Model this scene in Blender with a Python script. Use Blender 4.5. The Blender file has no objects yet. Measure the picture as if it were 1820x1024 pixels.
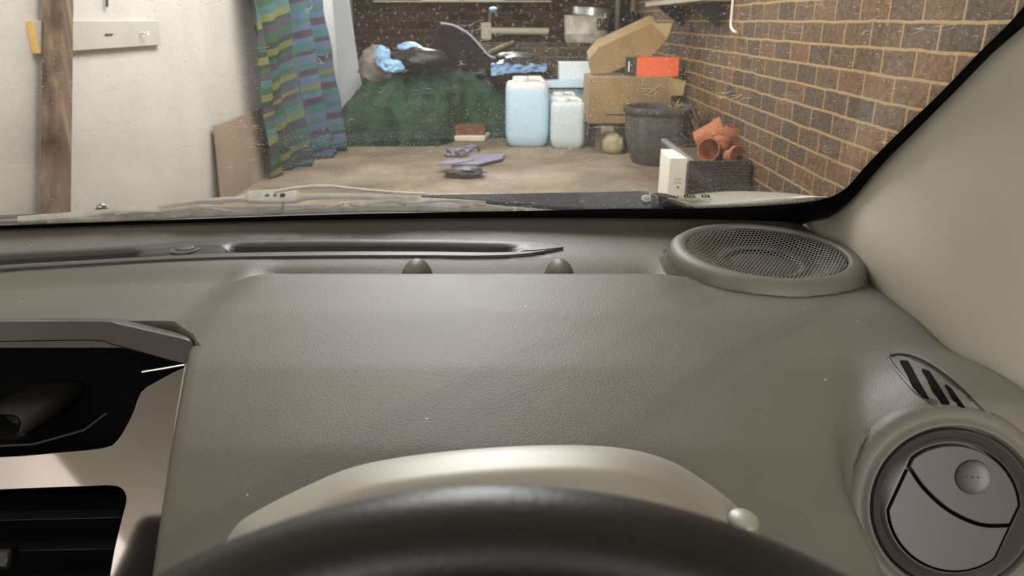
import bpy, bmesh, math, random
from mathutils import Vector, Matrix, Euler, noise
random.seed(7)
sc = bpy.context.scene
COL = sc.collection
V = Vector
# ------------------------------------------------------------------ camera
F = 1350.0; W = 1820.0; H = 1024.0
PIT = math.radians(19.4); CP = math.cos(PIT); SP = math.sin(PIT)
HC = 0.95                                   # eye height above the garage floor
CAM = V((0, 0, HC))
cam_d = bpy.data.cameras.new('camera'); cam = bpy.data.objects.new('camera', cam_d); COL.objects.link(cam)
cam.location = CAM; cam.rotation_euler = (math.pi/2 - PIT, 0, 0)
cam_d.sensor_width = 36; cam_d.lens = 36*F/W; cam_d.clip_start = 0.02; cam_d.clip_end = 100
cam_d.dof.use_dof = True; cam_d.dof.focus_distance = 0.86; cam_d.dof.aperture_fstop = 11
sc.camera = cam
# ------------------------------------------------------------------ world, light, exposure
sc.view_settings.view_transform = 'Standard'; sc.view_settings.look = 'None'
sc.view_settings.gamma = 1; sc.view_settings.use_curve_mapping = False
sc.view_settings.exposure = 0.12
wd = bpy.data.worlds.new('sky'); sc.world = wd; wd.use_nodes = True
bg = wd.node_tree.nodes['Background']; bg.inputs[0].default_value = (0.95, 0.97, 1.0, 1); bg.inputs[1].default_value = 0.9
XR, XL, YB, YF = 1.267, -1.65, 8.38, -2.6   # garage walls
ZC = 2.45
def area(name, loc, rot, sx, sy, power, col):
    l = bpy.data.lights.new(name, 'AREA'); l.shape = 'RECTANGLE'; l.size = sx; l.size_y = sy; l.energy = power; l.color = col
    o = bpy.data.objects.new(name, l); COL.objects.link(o); o.location = loc; o.rotation_euler = rot; return o
area('garage_door_daylight', (-0.19, YF-0.1, 1.25), (math.radians(90), 0, 0), 2.7, 2.2, 260, (1.0, 0.975, 0.94))
area('roof_skylight', (-0.35, 3.9, ZC-.012), (0, 0, 0), 1.1, 3.4, 150, (1.0, 0.985, 0.96))
area('rear_window_daylight', (-0.52, YB+0.12, 1.45), (math.radians(90), 0, math.radians(180)), 0.95, 0.95, 130, (0.93, 0.97, 1.0))

# ------------------------------------------------------------------ pixel <-> place
def ray(px, py):
    x = (px-W/2)/F; y = (H/2-py)/F
    return V((x, CP + y*SP, -SP + y*CP))
def P(px, py, Y): r = ray(px, py); return CAM + r*(Y/r.y)
def PX(px, py, X): r = ray(px, py); return CAM + r*(X/r.x)
def PZ(px, py, Z): r = ray(px, py); return CAM + r*((Z-HC)/r.z)
def FL(px, py): return PZ(px, py, 0)
def PD(px, py, d): return CAM + ray(px, py)*d
def sm(t): t = max(0., min(1., t)); return t*t*(3-2*t)
def interp(tab, x):
    if x <= tab[0][0]: return tab[0][1]
    for (a, b), (c, d) in zip(tab, tab[1:]):
        if x <= c: return b + (d-b)*(x-a)/(c-a)
    return tab[-1][1]
def resample(pts, n):
    pts = [V(p) for p in pts]; L = [0]
    for a, b in zip(pts, pts[1:]): L.append(L[-1] + (b-a).length)
    out = []
    for i in range(n):
        s = L[-1]*i/(n-1); k = 0
        while k < len(pts)-2 and L[k+1] < s: k += 1
        t = (s-L[k])/max(1e-9, L[k+1]-L[k]); out.append(pts[k].lerp(pts[k+1], min(1, t)))
    return out
def spline(pts, n):
    """Catmull-Rom through pts, n samples"""
    pts = [V(p) for p in pts]; m = len(pts)-1; out = []
    for i in range(n):
        u = i/(n-1)*m; k = min(int(u), m-1); t = u-k
        p1, p2 = pts[k], pts[k+1]; p0 = pts[k-1] if k else p1*2-p2; p3 = pts[k+2] if k+2 <= m else p2*2-p1
        out.append(0.5*((2*p1) + (p2-p0)*t + (2*p0-5*p1+4*p2-p3)*t*t + (3*p1-p0-3*p2+p3)*t**3))
    return out
# windscreen surface
def Yb(X): return 1.022 - (0.12 if X < 0.05 else 0.18)*(X-0.05)**2
KW = math.tan(math.radians(30)); ZB = HC - 0.256
WN = V((0, math.sin(math.radians(30)), math.cos(math.radians(30))))     # outward
def ws_z(X, Y): return ZB + (Yb(X)-Y)*KW
def WS(px, py, off=0.0):
    r = ray(px, py); a, b = 0.1, 2.5
    for _ in range(50):
        t = (a+b)/2; p = CAM + r*t - WN*off
        if p.z > ws_z(p.x, p.y): b = t
        else: a = t
    return CAM + r*((a+b)/2)
# dashboard height field
PAD = [(.25, -.40), (.3, -.375), (.4, -.334), (.5, -.304), (.6, -.284), (.7, -.271)]
def crease(Y): return interp([(.3, .236), (.42, .237), (.47, .237), (.55, .256), (.61, .28), (.7, .32)], Y)
def dash_z(X, Y, cut=True):
    yb = Yb(X); s = yb-Y; yv = yb-.135
    if s <= .135:
        z = interp([(-.1, -.250), (0, -.256), (.014, -.2575), (.026, -.2615), (.034, -.2628), (.08, -.2660), (.135, -.2695)], s)
    else:
        smooth = interp(PAD + [(yv, -.2695)], Y)
        tray = interp(PAD[:5] + [(.7, -.2705), (.77, -.2650), (.79, -.2643), (.80, -.2650), (.804, -.268), (.812, -.285), (.835, -.2845), (max(.84, yv-.02), -.274), (max(.85, yv), -.2695)], Y)
        a = sm((X+.315)/.05)*sm((.215-X)/.06)
        z = smooth + (tray-smooth)*a
        z -= .010*sm((-.285-X)/.05)*sm((yv-Y)/.06)
    if X > .35: z -= .012*((X-.35)/.06)**2
    if cut:
        z += .026*sm((X-crease(Y)-.01)/.07)*sm((.66-Y)/.12)
        z -= .008*sm((X-crease(Y))/.03)*sm((crease(Y)+.10-X)/.055)*sm((.65-Y)/.14)
        z -= .22*sm((.522-Y)/.045)*sm((X-crease(Y))/.045)
    return HC + z
def hit(px, py, up=0.0):
    r = ray(px, py); prev = None; y = 0.25
    t = 0.25
    while t < 1.3:
        p = CAM + r*t
        if p.z < dash_z(p.x, p.y) + up: break
        t += .002
    a, b = t-.002, t
    for _ in range(20):
        m = (a+b)/2; p = CAM + r*m
        if p.z < dash_z(p.x, p.y)+up: b = m
        else: a = m
    return CAM + r*((a+b)/2)

# ------------------------------------------------------------------ object helpers
def props(o, label=None, cat=None, group=None, kind=None):
    if label: o['label'] = label
    if cat: o['category'] = cat
    if group: o['group'] = group
    if kind: o['kind'] = kind
    return o
def thing(name, loc, label, cat, group=None):
    o = bpy.data.objects.new(name, None); COL.objects.link(o); o.location = loc; o.empty_display_size = .05
    o['org'] = list(loc); return props(o, label, cat, group)
class MB:
    def __init__(s): s.v = []; s.f = []; s.mi = []
    def add(s, vs, fs, mi=0):
        b = len(s.v); s.v += [V(p) for p in vs]; s.f += [[b+i for i in f] for f in fs]; s.mi += [mi]*len(fs); return s
    def box(s, c, d, rot=(0, 0, 0), mi=0):
        R = Euler(rot).to_matrix(); c = V(c)
        vs = [c + R @ V((x*d[0]/2, y*d[1]/2, z*d[2]/2)) for x in (-1, 1) for y in (-1, 1) for z in (-1, 1)]
        return s.add(vs, [(0, 1, 3, 2), (4, 6, 7, 5), (0, 4, 5, 1), (2, 3, 7, 6), (0, 2, 6, 4), (1, 5, 7, 3)], mi)
    def grid(s, rows, closed=False, mi=0):
        n = len(rows[0]); vs = [p for r in rows for p in r]; fs = []
        for i in range(len(rows)-1):
            for j in range(n if closed else n-1):
                k = (j+1) % n; fs.append((i*n+j, i*n+k, (i+1)*n+k, (i+1)*n+j))
        return s.add(vs, fs, mi)
    def loft(s, rows, cap=True, mi=0):
        n = len(rows[0]); s.grid(rows, True, mi)
        if cap:
            s.add(rows[0], [list(range(n))[::-1]], mi); s.add(rows[-1], [list(range(n))], mi)
        return s
    def tube(s, pts, r, seg=10, cap=True, flat=1.0):
        pts = [V(p) for p in pts]; rows = []; up = None
        for i, p in enumerate(pts):
            t = (pts[min(i+1, len(pts)-1)] - pts[max(i-1, 0)]).normalized()
            if up is None:
                up = t.cross(V((0, 0, 1)) if abs(t.z) < .9 else V((1, 0, 0))).normalized()
            a = (up - t*up.dot(t)).normalized(); b = t.cross(a); up = a
            rr = r[i] if isinstance(r, (list, tuple)) else r
            rows.append([p + a*(rr*math.cos(2*math.pi*k/seg)) + b*(rr*flat*math.sin(2*math.pi*k/seg)) for k in range(seg)])
        return s.loft(rows, cap)
    def lathe(s, prof, M=Matrix(), seg=48, a0=0, a1=2*math.pi, mi=0):
        full = abs(a1-a0) > 6.28; n = seg if full else seg+1
        rows = [[M @ V((r*math.cos(a0+(a1-a0)*k/seg), r*math.sin(a0+(a1-a0)*k/seg), z)) for k in range(n)] for r, z in prof]
        return s.grid(rows, full, mi)
    def prism(s, poly, off, mi=0):
        n = len(poly); poly = [V(p) for p in poly]; off = V(off)
        vs = poly + [p+off for p in poly]
        fs = [list(range(n)), list(range(n, 2*n))[::-1]] + [(i, i+n, (i+1) % n+n, (i+1) % n) for i in range(n)]
        return s.add(vs, fs, mi)
    def build(s, name, mat, parent=None, smooth=True, bevel=0, sub=0, solid=0, weld=True, label=None, cat=None, group=None, kind=None, angle=40, seg=2):
        me = bpy.data.meshes.new(name)
        if parent is not None: org = V(parent['org'])
        else:
            lo = [min(p[i] for p in s.v) for i in range(3)]; hi = [max(p[i] for p in s.v) for i in range(3)]
            org = V(((lo[0]+hi[0])/2, (lo[1]+hi[1])/2, lo[2]))
        me.from_pydata([p-org for p in s.v], [], s.f)
        for m in (mat if isinstance(mat, (list, tuple)) else [mat]): me.materials.append(m)
        for p, i in zip(me.polygons, s.mi): p.material_index = i
        bm = bmesh.new(); bm.from_mesh(me)
        if weld: bmesh.ops.remove_doubles(bm, verts=bm.verts, dist=1e-5)
        bmesh.ops.recalc_face_normals(bm, faces=bm.faces)
        bm.to_mesh(me); bm.free()
        o = bpy.data.objects.new(name, me); COL.objects.link(o)
        if parent is None: o.location = org
        else: o.parent = parent
        o['org'] = list(org)
        if solid:
            m = o.modifiers.new('thickness', 'SOLIDIFY'); m.thickness = abs(solid); m.offset = 1 if solid < 0 else -1
        if bevel:
            m = o.modifiers.new('bevel', 'BEVEL'); m.width = bevel; m.segments = seg; m.limit_method = 'ANGLE'; m.angle_limit = math.radians(35)
        if sub:
            m = o.modifiers.new('sub', 'SUBSURF'); m.levels = sub; m.render_levels = sub
        if smooth:
            for p in me.polygons: p.use_smooth = True
            if not sub:
                try: me.set_sharp_from_angle(angle=math.radians(angle))
                except Exception: pass
        return props(o, label, cat, group, kind)
def frame_to(n, up=V((0, 0, 1))):
    n = V(n).normalized(); x = V(up).cross(n).normalized(); y = n.cross(x)
    return Matrix((x, y, n)).transposed().to_4x4()
def blob(mb, c, rad, amp=.15, freq=2.0, sub=3, seed=0, floor=None, rot=0.0, fold=0.0):
    bm = bmesh.new(); bmesh.ops.create_icosphere(bm, subdivisions=sub, radius=1)
    bm.verts.ensure_lookup_table(); c = V(c); R = Matrix.Rotation(rot, 3, 'Z'); vs = []
    for v in bm.verts:
        d = v.co.normalized(); q = d*freq + V((seed*3.1, seed*1.7, seed*.9))
        k = 1 + amp*noise.noise(q) + amp*.5*noise.noise(q*2.3)
        if fold: k -= fold*abs(noise.noise(q*2.0+V((9, 3, 1))))
        p = c + R @ V((d.x*rad[0]*k, d.y*rad[1]*k, d.z*rad[2]*k))
        if floor is not None and p.z < floor: p.z = floor
        vs.append(p)
    fs = [[v.index for v in f.verts] for f in bm.faces]; bm.free()
    return mb.add(vs, fs)

# ------------------------------------------------------------------ materials
def hexc(h):
    c = [int(h[i:i+2], 16)/255 for i in (0, 2, 4)]
    return tuple(x/12.92 if x <= .04045 else ((x+.055)/1.055)**2.4 for x in c) + (1,)
def mk(name): m = bpy.data.materials.new(name); m.use_nodes = True; return m, m.node_tree.nodes, m.node_tree.links, m.node_tree.nodes['Principled BSDF']
def nd(ns, t, **kw):
    n = ns.new(t)
    for k, v in kw.items(): setattr(n, k, v)
    return n
def ramp(ns, stops, interp='LINEAR'):
    r = ns.new('ShaderNodeValToRGB'); cr = r.color_ramp; cr.interpolation = interp
    while len(cr.elements) < len(stops): cr.elements.new(0.5)
    for e, (p, c) in zip(cr.elements, stops): e.position = p; e.color = c if len(c) == 4 else tuple(c)+(1,)
    return r
def mat(name, c, rough=.6, metal=0, var=.12, vs=6, bump=0, bs=60, c2=None, coat=0, spec=.5, trans=0, sss=0, bdist=.002):
    """plain procedural surface: colour mottled by noise (towards c2), fine bump"""
    m, ns, ln, b = mk(name); c = hexc(c) if isinstance(c, str) else tuple(c)+(1,)
    c2 = hexc(c2) if c2 else tuple(x*(1-var) for x in c[:3])+(1,)
    g = nd(ns, 'ShaderNodeNewGeometry')
    n = nd(ns, 'ShaderNodeTexNoise'); n.inputs['Scale'].default_value = vs; n.inputs['Detail'].default_value = 5
    ln.new(g.outputs['Position'], n.inputs['Vector'])
    r = ramp(ns, [(.35, c), (.68, c2)]); ln.new(n.outputs['Fac'], r.inputs[0]); ln.new(r.outputs[0], b.inputs['Base Color'])
    b.inputs['Roughness'].default_value = rough; b.inputs['Metallic'].default_value = metal
    b.inputs['Coat Weight'].default_value = coat; b.inputs['Coat Roughness'].default_value = .03
    b.inputs['Specular IOR Level'].default_value = spec
    if sss: b.inputs['Subsurface Weight'].default_value = sss; b.inputs['Subsurface Radius'].default_value = (.05, .05, .06)
    if bump:
        n2 = nd(ns, 'ShaderNodeTexNoise'); n2.inputs['Scale'].default_value = bs; n2.inputs['Detail'].default_value = 4
        ln.new(g.outputs['Position'], n2.inputs['Vector'])
        bp = nd(ns, 'ShaderNodeBump'); bp.inputs['Strength'].default_value = bump; bp.inputs['Distance'].default_value = bdist
        ln.new(n2.outputs['Fac'], bp.inputs['Height']); ln.new(bp.outputs[0], b.inputs['Normal'])
    return m
def math_(ns, ln, op, a, b=None, clamp=False):
    n = ns.new('ShaderNodeMath'); n.operation = op; n.use_clamp = clamp
    for i, x in enumerate((a, b)):
        if x is None: continue
        if hasattr(x, 'is_linked'): ln.new(x, n.inputs[i])
        else: n.inputs[i].default_value = x
    return n.outputs[0]
def mixc(ns, ln, f, a, b, mode='MIX'):
    n = ns.new('ShaderNodeMix'); n.data_type = 'RGBA'; n.blend_type = mode
    for i, x in ((0, f), (6, a), (7, b)):
        if hasattr(x, 'is_linked'): ln.new(x, n.inputs[i])
        else: n.inputs[i].default_value = x
    return n.outputs[2]
def wood_mat():
    m, ns, ln, b = mk('old_timber'); g = nd(ns, 'ShaderNodeNewGeometry')
    mp = nd(ns, 'ShaderNodeMapping'); mp.inputs['Scale'].default_value = (26, 26, 1.6); ln.new(g.outputs['Position'], mp.inputs[0])
    n = nd(ns, 'ShaderNodeTexNoise'); n.inputs['Scale'].default_value = 1; n.inputs['Detail'].default_value = 6; ln.new(mp.outputs[0], n.inputs['Vector'])
    r = ramp(ns, [(.3, hexc('45382e')), (.5, hexc('6e5746')), (.68, hexc('8e7a62'))]); ln.new(n.outputs['Fac'], r.inputs[0]); ln.new(r.outputs[0], b.inputs['Base Color'])
    b.inputs['Roughness'].default_value = .9
    bp = nd(ns, 'ShaderNodeBump'); bp.inputs['Strength'].default_value = .5; bp.inputs['Distance'].default_value = .004
    ln.new(n.outputs['Fac'], bp.inputs['Height']); ln.new(bp.outputs[0], b.inputs['Normal']); return m
def brick_mat(name, axis, ca, cb, mort, fleck=0.0):
    m, ns, ln, b = mk(name)
    g = nd(ns, 'ShaderNodeNewGeometry'); sp = nd(ns, 'ShaderNodeSeparateXYZ'); ln.new(g.outputs['Position'], sp.inputs[0])
    wob = nd(ns, 'ShaderNodeTexNoise'); wob.inputs['Scale'].default_value = 5; wob.inputs['Detail'].default_value = 3
    ln.new(g.outputs['Position'], wob.inputs['Vector'])
    zz = math_(ns, ln, 'ADD', sp.outputs[2], math_(ns, ln, 'MULTIPLY', math_(ns, ln, 'SUBTRACT', wob.outputs['Fac'], .5), .018))
    cb_ = nd(ns, 'ShaderNodeCombineXYZ'); ln.new(sp.outputs[axis], cb_.inputs[0]); ln.new(math_(ns, ln, 'SUBTRACT', zz, .001), cb_.inputs[1])
    br = nd(ns, 'ShaderNodeTexBrick'); br.inputs['Scale'].default_value = 1; br.inputs['Brick Width'].default_value = .226
    br.inputs['Row Height'].default_value = .086; br.inputs['Mortar Size'].default_value = .0065; br.inputs['Mortar Smooth'].default_value = .25
    br.inputs['Color1'].default_value = (0, 0, 0, 1); br.inputs['Color2'].default_value = (1, 1, 1, 1); br.inputs['Mortar'].default_value = (.5, .5, .5, 1)
    br.squash = 1.0; br.offset = .5
    ln.new(cb_.outputs[0], br.inputs['Vector'])
    big = nd(ns, 'ShaderNodeTexNoise'); big.inputs['Scale'].default_value = 3.2; big.inputs['Detail'].default_value = 2; ln.new(g.outputs['Position'], big.inputs['Vector'])
    fine = nd(ns, 'ShaderNodeTexNoise'); fine.inputs['Scale'].default_value = 45; fine.inputs['Detail'].default_value = 6; ln.new(g.outputs['Position'], fine.inputs['Vector'])
    sel = math_(ns, ln, 'ADD', math_(ns, ln, 'MULTIPLY', br.outputs['Color'], .62), math_(ns, ln, 'MULTIPLY', big.outputs['Fac'], .42))
    r = ramp(ns, [(.12, hexc(ca[0])), (.38, hexc(ca[1])), (.62, hexc(ca[2])), (.9, hexc(cb))]); ln.new(sel, r.inputs[0])
    mot = ramp(ns, [(.3, (.42, .42, .43)), (.7, (1.3, 1.24, 1.16))]); ln.new(fine.outputs['Fac'], mot.inputs[0])
    col = mixc(ns, ln, 1.0, r.outputs[0], mot.outputs[0], 'MULTIPLY')
    mo = mixc(ns, ln, fine.outputs['Fac'], tuple(x*.6 for x in hexc(mort)[:3])+(1,), hexc(mort))
    col = mixc(ns, ln, br.outputs['Fac'], col, mo)
    if fleck:
        vo = nd(ns, 'ShaderNodeTexVoronoi'); vo.inputs['Scale'].default_value = 22; ln.new(g.outputs['Position'], vo.inputs['Vector'])
        pat = nd(ns, 'ShaderNodeTexNoise'); pat.inputs['Scale'].default_value = 26; pat.inputs['Detail'].default_value = 6; ln.new(g.outputs['Position'], pat.inputs['Vector'])
        fl = ramp(ns, [(.60, (0, 0, 0)), (.67, (1, 1, 1))]); ln.new(pat.outputs['Fac'], fl.inputs[0])
        col = mixc(ns, ln, math_(ns, ln, 'MULTIPLY', fl.outputs[0], fleck), col, hexc('a39a8c'))
    ln.new(col, b.inputs['Base Color']); b.inputs['Roughness'].default_value = .9; b.inputs['Specular IOR Level'].default_value = .2
    hgt = math_(ns, ln, 'SUBTRACT', math_(ns, ln, 'MULTIPLY', fine.outputs['Fac'], .35), br.outputs['Fac'])
    bp = nd(ns, 'ShaderNodeBump'); bp.inputs['Strength'].default_value = .9; bp.inputs['Distance'].default_value = .008
    ln.new(hgt, bp.inputs['Height']); ln.new(bp.outputs[0], b.inputs['Normal'])
    return m
def dash_mat(name, c, dust=1.0, rough=.52):
    m, ns, ln, b = mk(name); g = nd(ns, 'ShaderNodeNewGeometry'); pos = g.outputs['Position']
    n = nd(ns, 'ShaderNodeTexNoise'); n.inputs['Scale'].default_value = 7; n.inputs['Detail'].default_value = 6; ln.new(pos, n.inputs['Vector'])
    r = ramp(ns, [(.3, tuple(x*.88 for x in hexc(c)[:3])), (.7, tuple(x*1.1 for x in hexc(c)[:3]))]); ln.new(n.outputs['Fac'], r.inputs[0])
    # sparse white specks of dust
    vo = nd(ns, 'ShaderNodeTexVoronoi'); vo.inputs['Scale'].default_value = 75; ln.new(pos, vo.inputs['Vector'])
    sx = nd(ns, 'ShaderNodeSeparateXYZ'); ln.new(vo.outputs['Color'], sx.inputs[0])
    spot = math_(ns, ln, 'MULTIPLY', math_(ns, ln, 'LESS_THAN', vo.outputs['Distance'], .075), math_(ns, ln, 'GREATER_THAN', sx.outputs[0], .93))
    col = mixc(ns, ln, math_(ns, ln, 'MULTIPLY', spot, .8*dust), r.outputs[0], hexc('d8d4c8'))
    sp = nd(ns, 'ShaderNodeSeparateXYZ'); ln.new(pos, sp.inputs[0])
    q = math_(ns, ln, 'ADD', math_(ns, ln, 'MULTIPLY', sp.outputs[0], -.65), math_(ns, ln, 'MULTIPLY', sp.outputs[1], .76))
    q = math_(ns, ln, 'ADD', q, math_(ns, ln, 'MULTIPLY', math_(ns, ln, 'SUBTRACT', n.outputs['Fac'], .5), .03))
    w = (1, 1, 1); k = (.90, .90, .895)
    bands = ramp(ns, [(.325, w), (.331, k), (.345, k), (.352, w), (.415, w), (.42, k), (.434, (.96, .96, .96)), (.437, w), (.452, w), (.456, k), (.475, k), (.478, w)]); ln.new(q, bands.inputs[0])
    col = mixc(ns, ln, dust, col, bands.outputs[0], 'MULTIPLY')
    ln.new(col, b.inputs['Base Color']); b.inputs['Roughness'].default_value = rough; b.inputs['Specular IOR Level'].default_value = .55
    # moulded grain
    v2 = nd(ns, 'ShaderNodeTexVoronoi'); v2.inputs['Scale'].default_value = 520; ln.new(pos, v2.inputs['Vector'])
    bp = nd(ns, 'ShaderNodeBump'); bp.inputs['Strength'].default_value = .24; bp.inputs['Distance'].default_value = .0006
    ln.new(v2.outputs['Distance'], bp.inputs['Height']); ln.new(bp.outputs[0], b.inputs['Normal'])
    return m
M = {}
M['brick'] = brick_mat('weathered_brick', 1, ['4a4138', '5c4e40', '67543f'], '7a5b42', 'ad9169')
M['brick_dark'] = brick_mat('dark_dirty_brick', 0, ['2a2320', '3a2d27', '463731'], '5d4236', '5a5045', fleck=.95)  # darker, dirty brick with pale flecks
M['brick_grey'] = brick_mat('grey_brick', 0, ['4f4a42', '625c50', '6e6658'], '7a6250', '8e8674')
M['plaster'] = mat('white_plaster', 'c5c2ba', .85, var=.10, vs=3.5, bump=.15, bs=25)
M['ceiling'] = mat('ceiling_board', 'b8b2a6', .9, vs=3)
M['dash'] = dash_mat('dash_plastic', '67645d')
M['dash_dark'] = dash_mat('vent_plastic', '403f3e', 0, .45)
M['trough'] = mat('vent_trough_plastic', '1f1e1e', .4, var=.1)
M['vent'] = mat('satin_black_plastic', '3a3432', .38, var=.1, vs=20, bump=.05, bs=900, bdist=.0003)
M['black'] = mat('matt_black', '050506', .8, var=.2, spec=.1)
M['slat'] = mat('dark_slat', '1d2024', .3, var=.1)
M['smoke'] = mat('dark_mirror_trim', 'a09a9a', .05, 1, var=.03)
M['frit'] = mat('black_glass_border', '040405', .8, var=.1, spec=.1)
M['gloss'] = mat('piano_black', '0a090a', .06, var=.1, coat=1.0)
M['cover'] = mat('dark_grey_trim', '4a4646', .3, var=.15, vs=12)
M['chrome'] = mat('bright_trim', 'd8d8d8', .15, 1, var=.05)
M['silver'] = mat('silver_paint', 'b4b2aa', .48, .35, var=.06, vs=9)
M['leather'] = mat('black_leather', '191919', .42, var=.15, vs=30, bump=.35, bs=420, bdist=.0006)
M['pillar'] = mat('beige_trim_cloth', 'd6d2c4', .8, var=.05, vs=14, bump=.08, bs=900, bdist=.0004)
M['dusty'] = mat('dusty_metal', 'f2f0ea', .6, 0, var=.25, vs=40, bump=.1, bs=200)
M['arm'] = mat('slate_metal', '6b7178', .45, .2, var=.2, vs=30)
M['rubber'] = mat('pale_rubber', 'c5c2b8', .6, var=.4, vs=60)
M['seal'] = mat('ribbed_rubber', '77756d', .6, var=.3, vs=80)
M['white_paint'] = mat('white_car_paint', 'e8e5d8', .25, var=.04, coat=.6)
M['timber'] = wood_mat()
M['timber_pale'] = mat('sawn_timber', '9b8a6c', .85, var=.3, vs=14, c2='7b6a52')
M['cut'] = mat('bare_cut_wood', 'eac06a', .7, var=.2, vs=60)
M['board'] = mat('painted_board', 'b6b1a6', .75, var=.08)
M['card'] = mat('cardboard', '988059', .85, var=.14, vs=5, c2='866e4c')
M['card_dark'] = mat('brown_cardboard', '93826f', .9, var=.15, vs=4, c2='82705e')
M['net'] = mat('green_shade_net', '35523f', .95, var=.4, vs=11, c2='183026', bump=1, bs=60, bdist=.012)
M['plastic_black'] = mat('black_plastic', '191516', .5, var=.3, vs=14, c2='2a2422', bump=.4, bs=30, bdist=.01)
M['sheet'] = mat('black_sheet', '1a1514', .8, var=.3, vs=14, c2='2a2220', spec=.2)
M['lilac'] = mat('pale_edge', 'b9b4c6', .6)
M['blue_bag'] = mat('light_blue_plastic', '86b4da', .35, var=.2, vs=10, c2='a5cdea', bump=.4, bs=30, bdist=.01)
M['film'] = mat('blue_grey_film', '5d7796', .3, var=.3, vs=14, c2='8fb6da', bump=.5, bs=25, bdist=.01)
M['grey_cloth'] = mat('grey_blanket', '8d8680', .95, var=.3, vs=18, bump=.5, bs=40, bdist=.01)
M['pale_board'] = mat('pale_blue_board', 'b3b8bd', .7, var=.08)
M['tin'] = mat('white_tin', 'dcd8c8', .45, var=.25, vs=12, c2='b0a998')
M['tin_rim'] = mat('tin_rim', 'c9ccca', .3, .7)
M['cream'] = mat('cream_pipe', 'cbc5ae', .6, var=.12)
M['terracotta'] = mat('terracotta', 'ad6c48', .85, var=.2, vs=12, c2='8a5338')
M['pot'] = mat('charcoal_stoneware', '55504f', .8, var=.3, vs=22, c2='3e3a3a', bump=.35, bs=35, bdist=.008)
M['soil'] = mat('dry_soil', '5d4c3d', 1, var=.3, vs=30, bump=.8, bs=60, bdist=.01)
M['crate'] = mat('black_crate', '38342f', .75, var=.3, vs=20)
M['straw'] = mat('dry_straw', 'a4905f', .9, var=.4, vs=50, c2='5f4f38')
M['withered'] = mat('withered_leaves', '7d6a4c', .95, var=.5, vs=40, c2='3f342a')
M['lump'] = mat('brown_brick', '7a523a', .9, var=.3, vs=25)
M['cowl'] = mat('cowl_plastic', '5e6064', .7, var=.35, vs=25)
M['white_box'] = mat('white_card', 'e9e6da', .6, var=.05)
M['white_foam'] = mat('white_foam', 'dbe3e6', .7, var=.06)
M['ice'] = mat('bluish_white_plastic', 'c4dbe8', .5, var=.1)
M['orange'] = mat('orange_card', 'ec6a3c', .6, var=.08)
M['dark_card'] = mat('dark_card', '3c3733', .7)
M['stone'] = mat('yellow_stone', 'b8ae86', .95, var=.2, vs=30, bump=.6, bs=60, bdist=.01)
M['rag'] = mat('grey_purple_rag', '8a8690', .9, var=.3, vs=20, c2='6a6672', bump=.4, bs=50, bdist=.006)
M['lilac_board'] = mat('lilac_board', '8c869c', .7, var=.2)
M['slab'] = mat('white_slab', 'ddd6c4', .8, var=.15, vs=20)
M['blue'] = mat('blue_plastic', '3f53a8', .5)
M['grey_pipe'] = mat('grey_pipe', '85807a', .6)
M['shelf'] = mat('painted_shelf', '8f8871', .8, var=.2)
M['bracket'] = mat('dark_iron', '2f2f2a', .7)
M['wire'] = mat('white_wire', 'dedacb', .5)
M['mark'] = mat('printed_mark', '23211f', .6)
M['seat'] = mat('dark_seat_cloth', '3a3734', .95, var=.2, vs=40)
M['grey_plastic'] = mat('grey_cowl_plastic', '807f7b', .6, var=.2, vs=30)

def floor_mat():
    m, ns, ln, b = mk('stained_concrete'); g = nd(ns, 'ShaderNodeNewGeometry'); pos = g.outputs['Position']
    n = nd(ns, 'ShaderNodeTexNoise'); n.inputs['Scale'].default_value = 1.6; n.inputs['Detail'].default_value = 8; n.inputs['Roughness'].default_value = .65; ln.new(pos, n.inputs['Vector'])
    r = ramp(ns, [(.3, hexc('5f4f3e')), (.5, hexc('857763')), (.66, hexc('9f927f'))]); ln.new(n.outputs['Fac'], r.inputs[0])
    n2 = nd(ns, 'ShaderNodeTexNoise'); n2.inputs['Scale'].default_value = 30; n2.inputs['Detail'].default_value = 6; ln.new(pos, n2.inputs['Vector'])
    mo = ramp(ns, [(.3, (.8, .8, .8)), (.7, (1.12, 1.1, 1.08))]); ln.new(n2.outputs['Fac'], mo.inputs[0])
    ln.new(mixc(ns, ln, 1, r.outputs[0], mo.outputs[0], 'MULTIPLY'), b.inputs['Base Color']); b.inputs['Roughness'].default_value = .75
    bp = nd(ns, 'ShaderNodeBump'); bp.inputs['Strength'].default_value = .3; bp.inputs['Distance'].default_value = .006
    ln.new(n2.outputs['Fac'], bp.inputs['Height']); ln.new(bp.outputs[0], b.inputs['Normal']); return m
M['floor'] = floor_mat()
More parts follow.
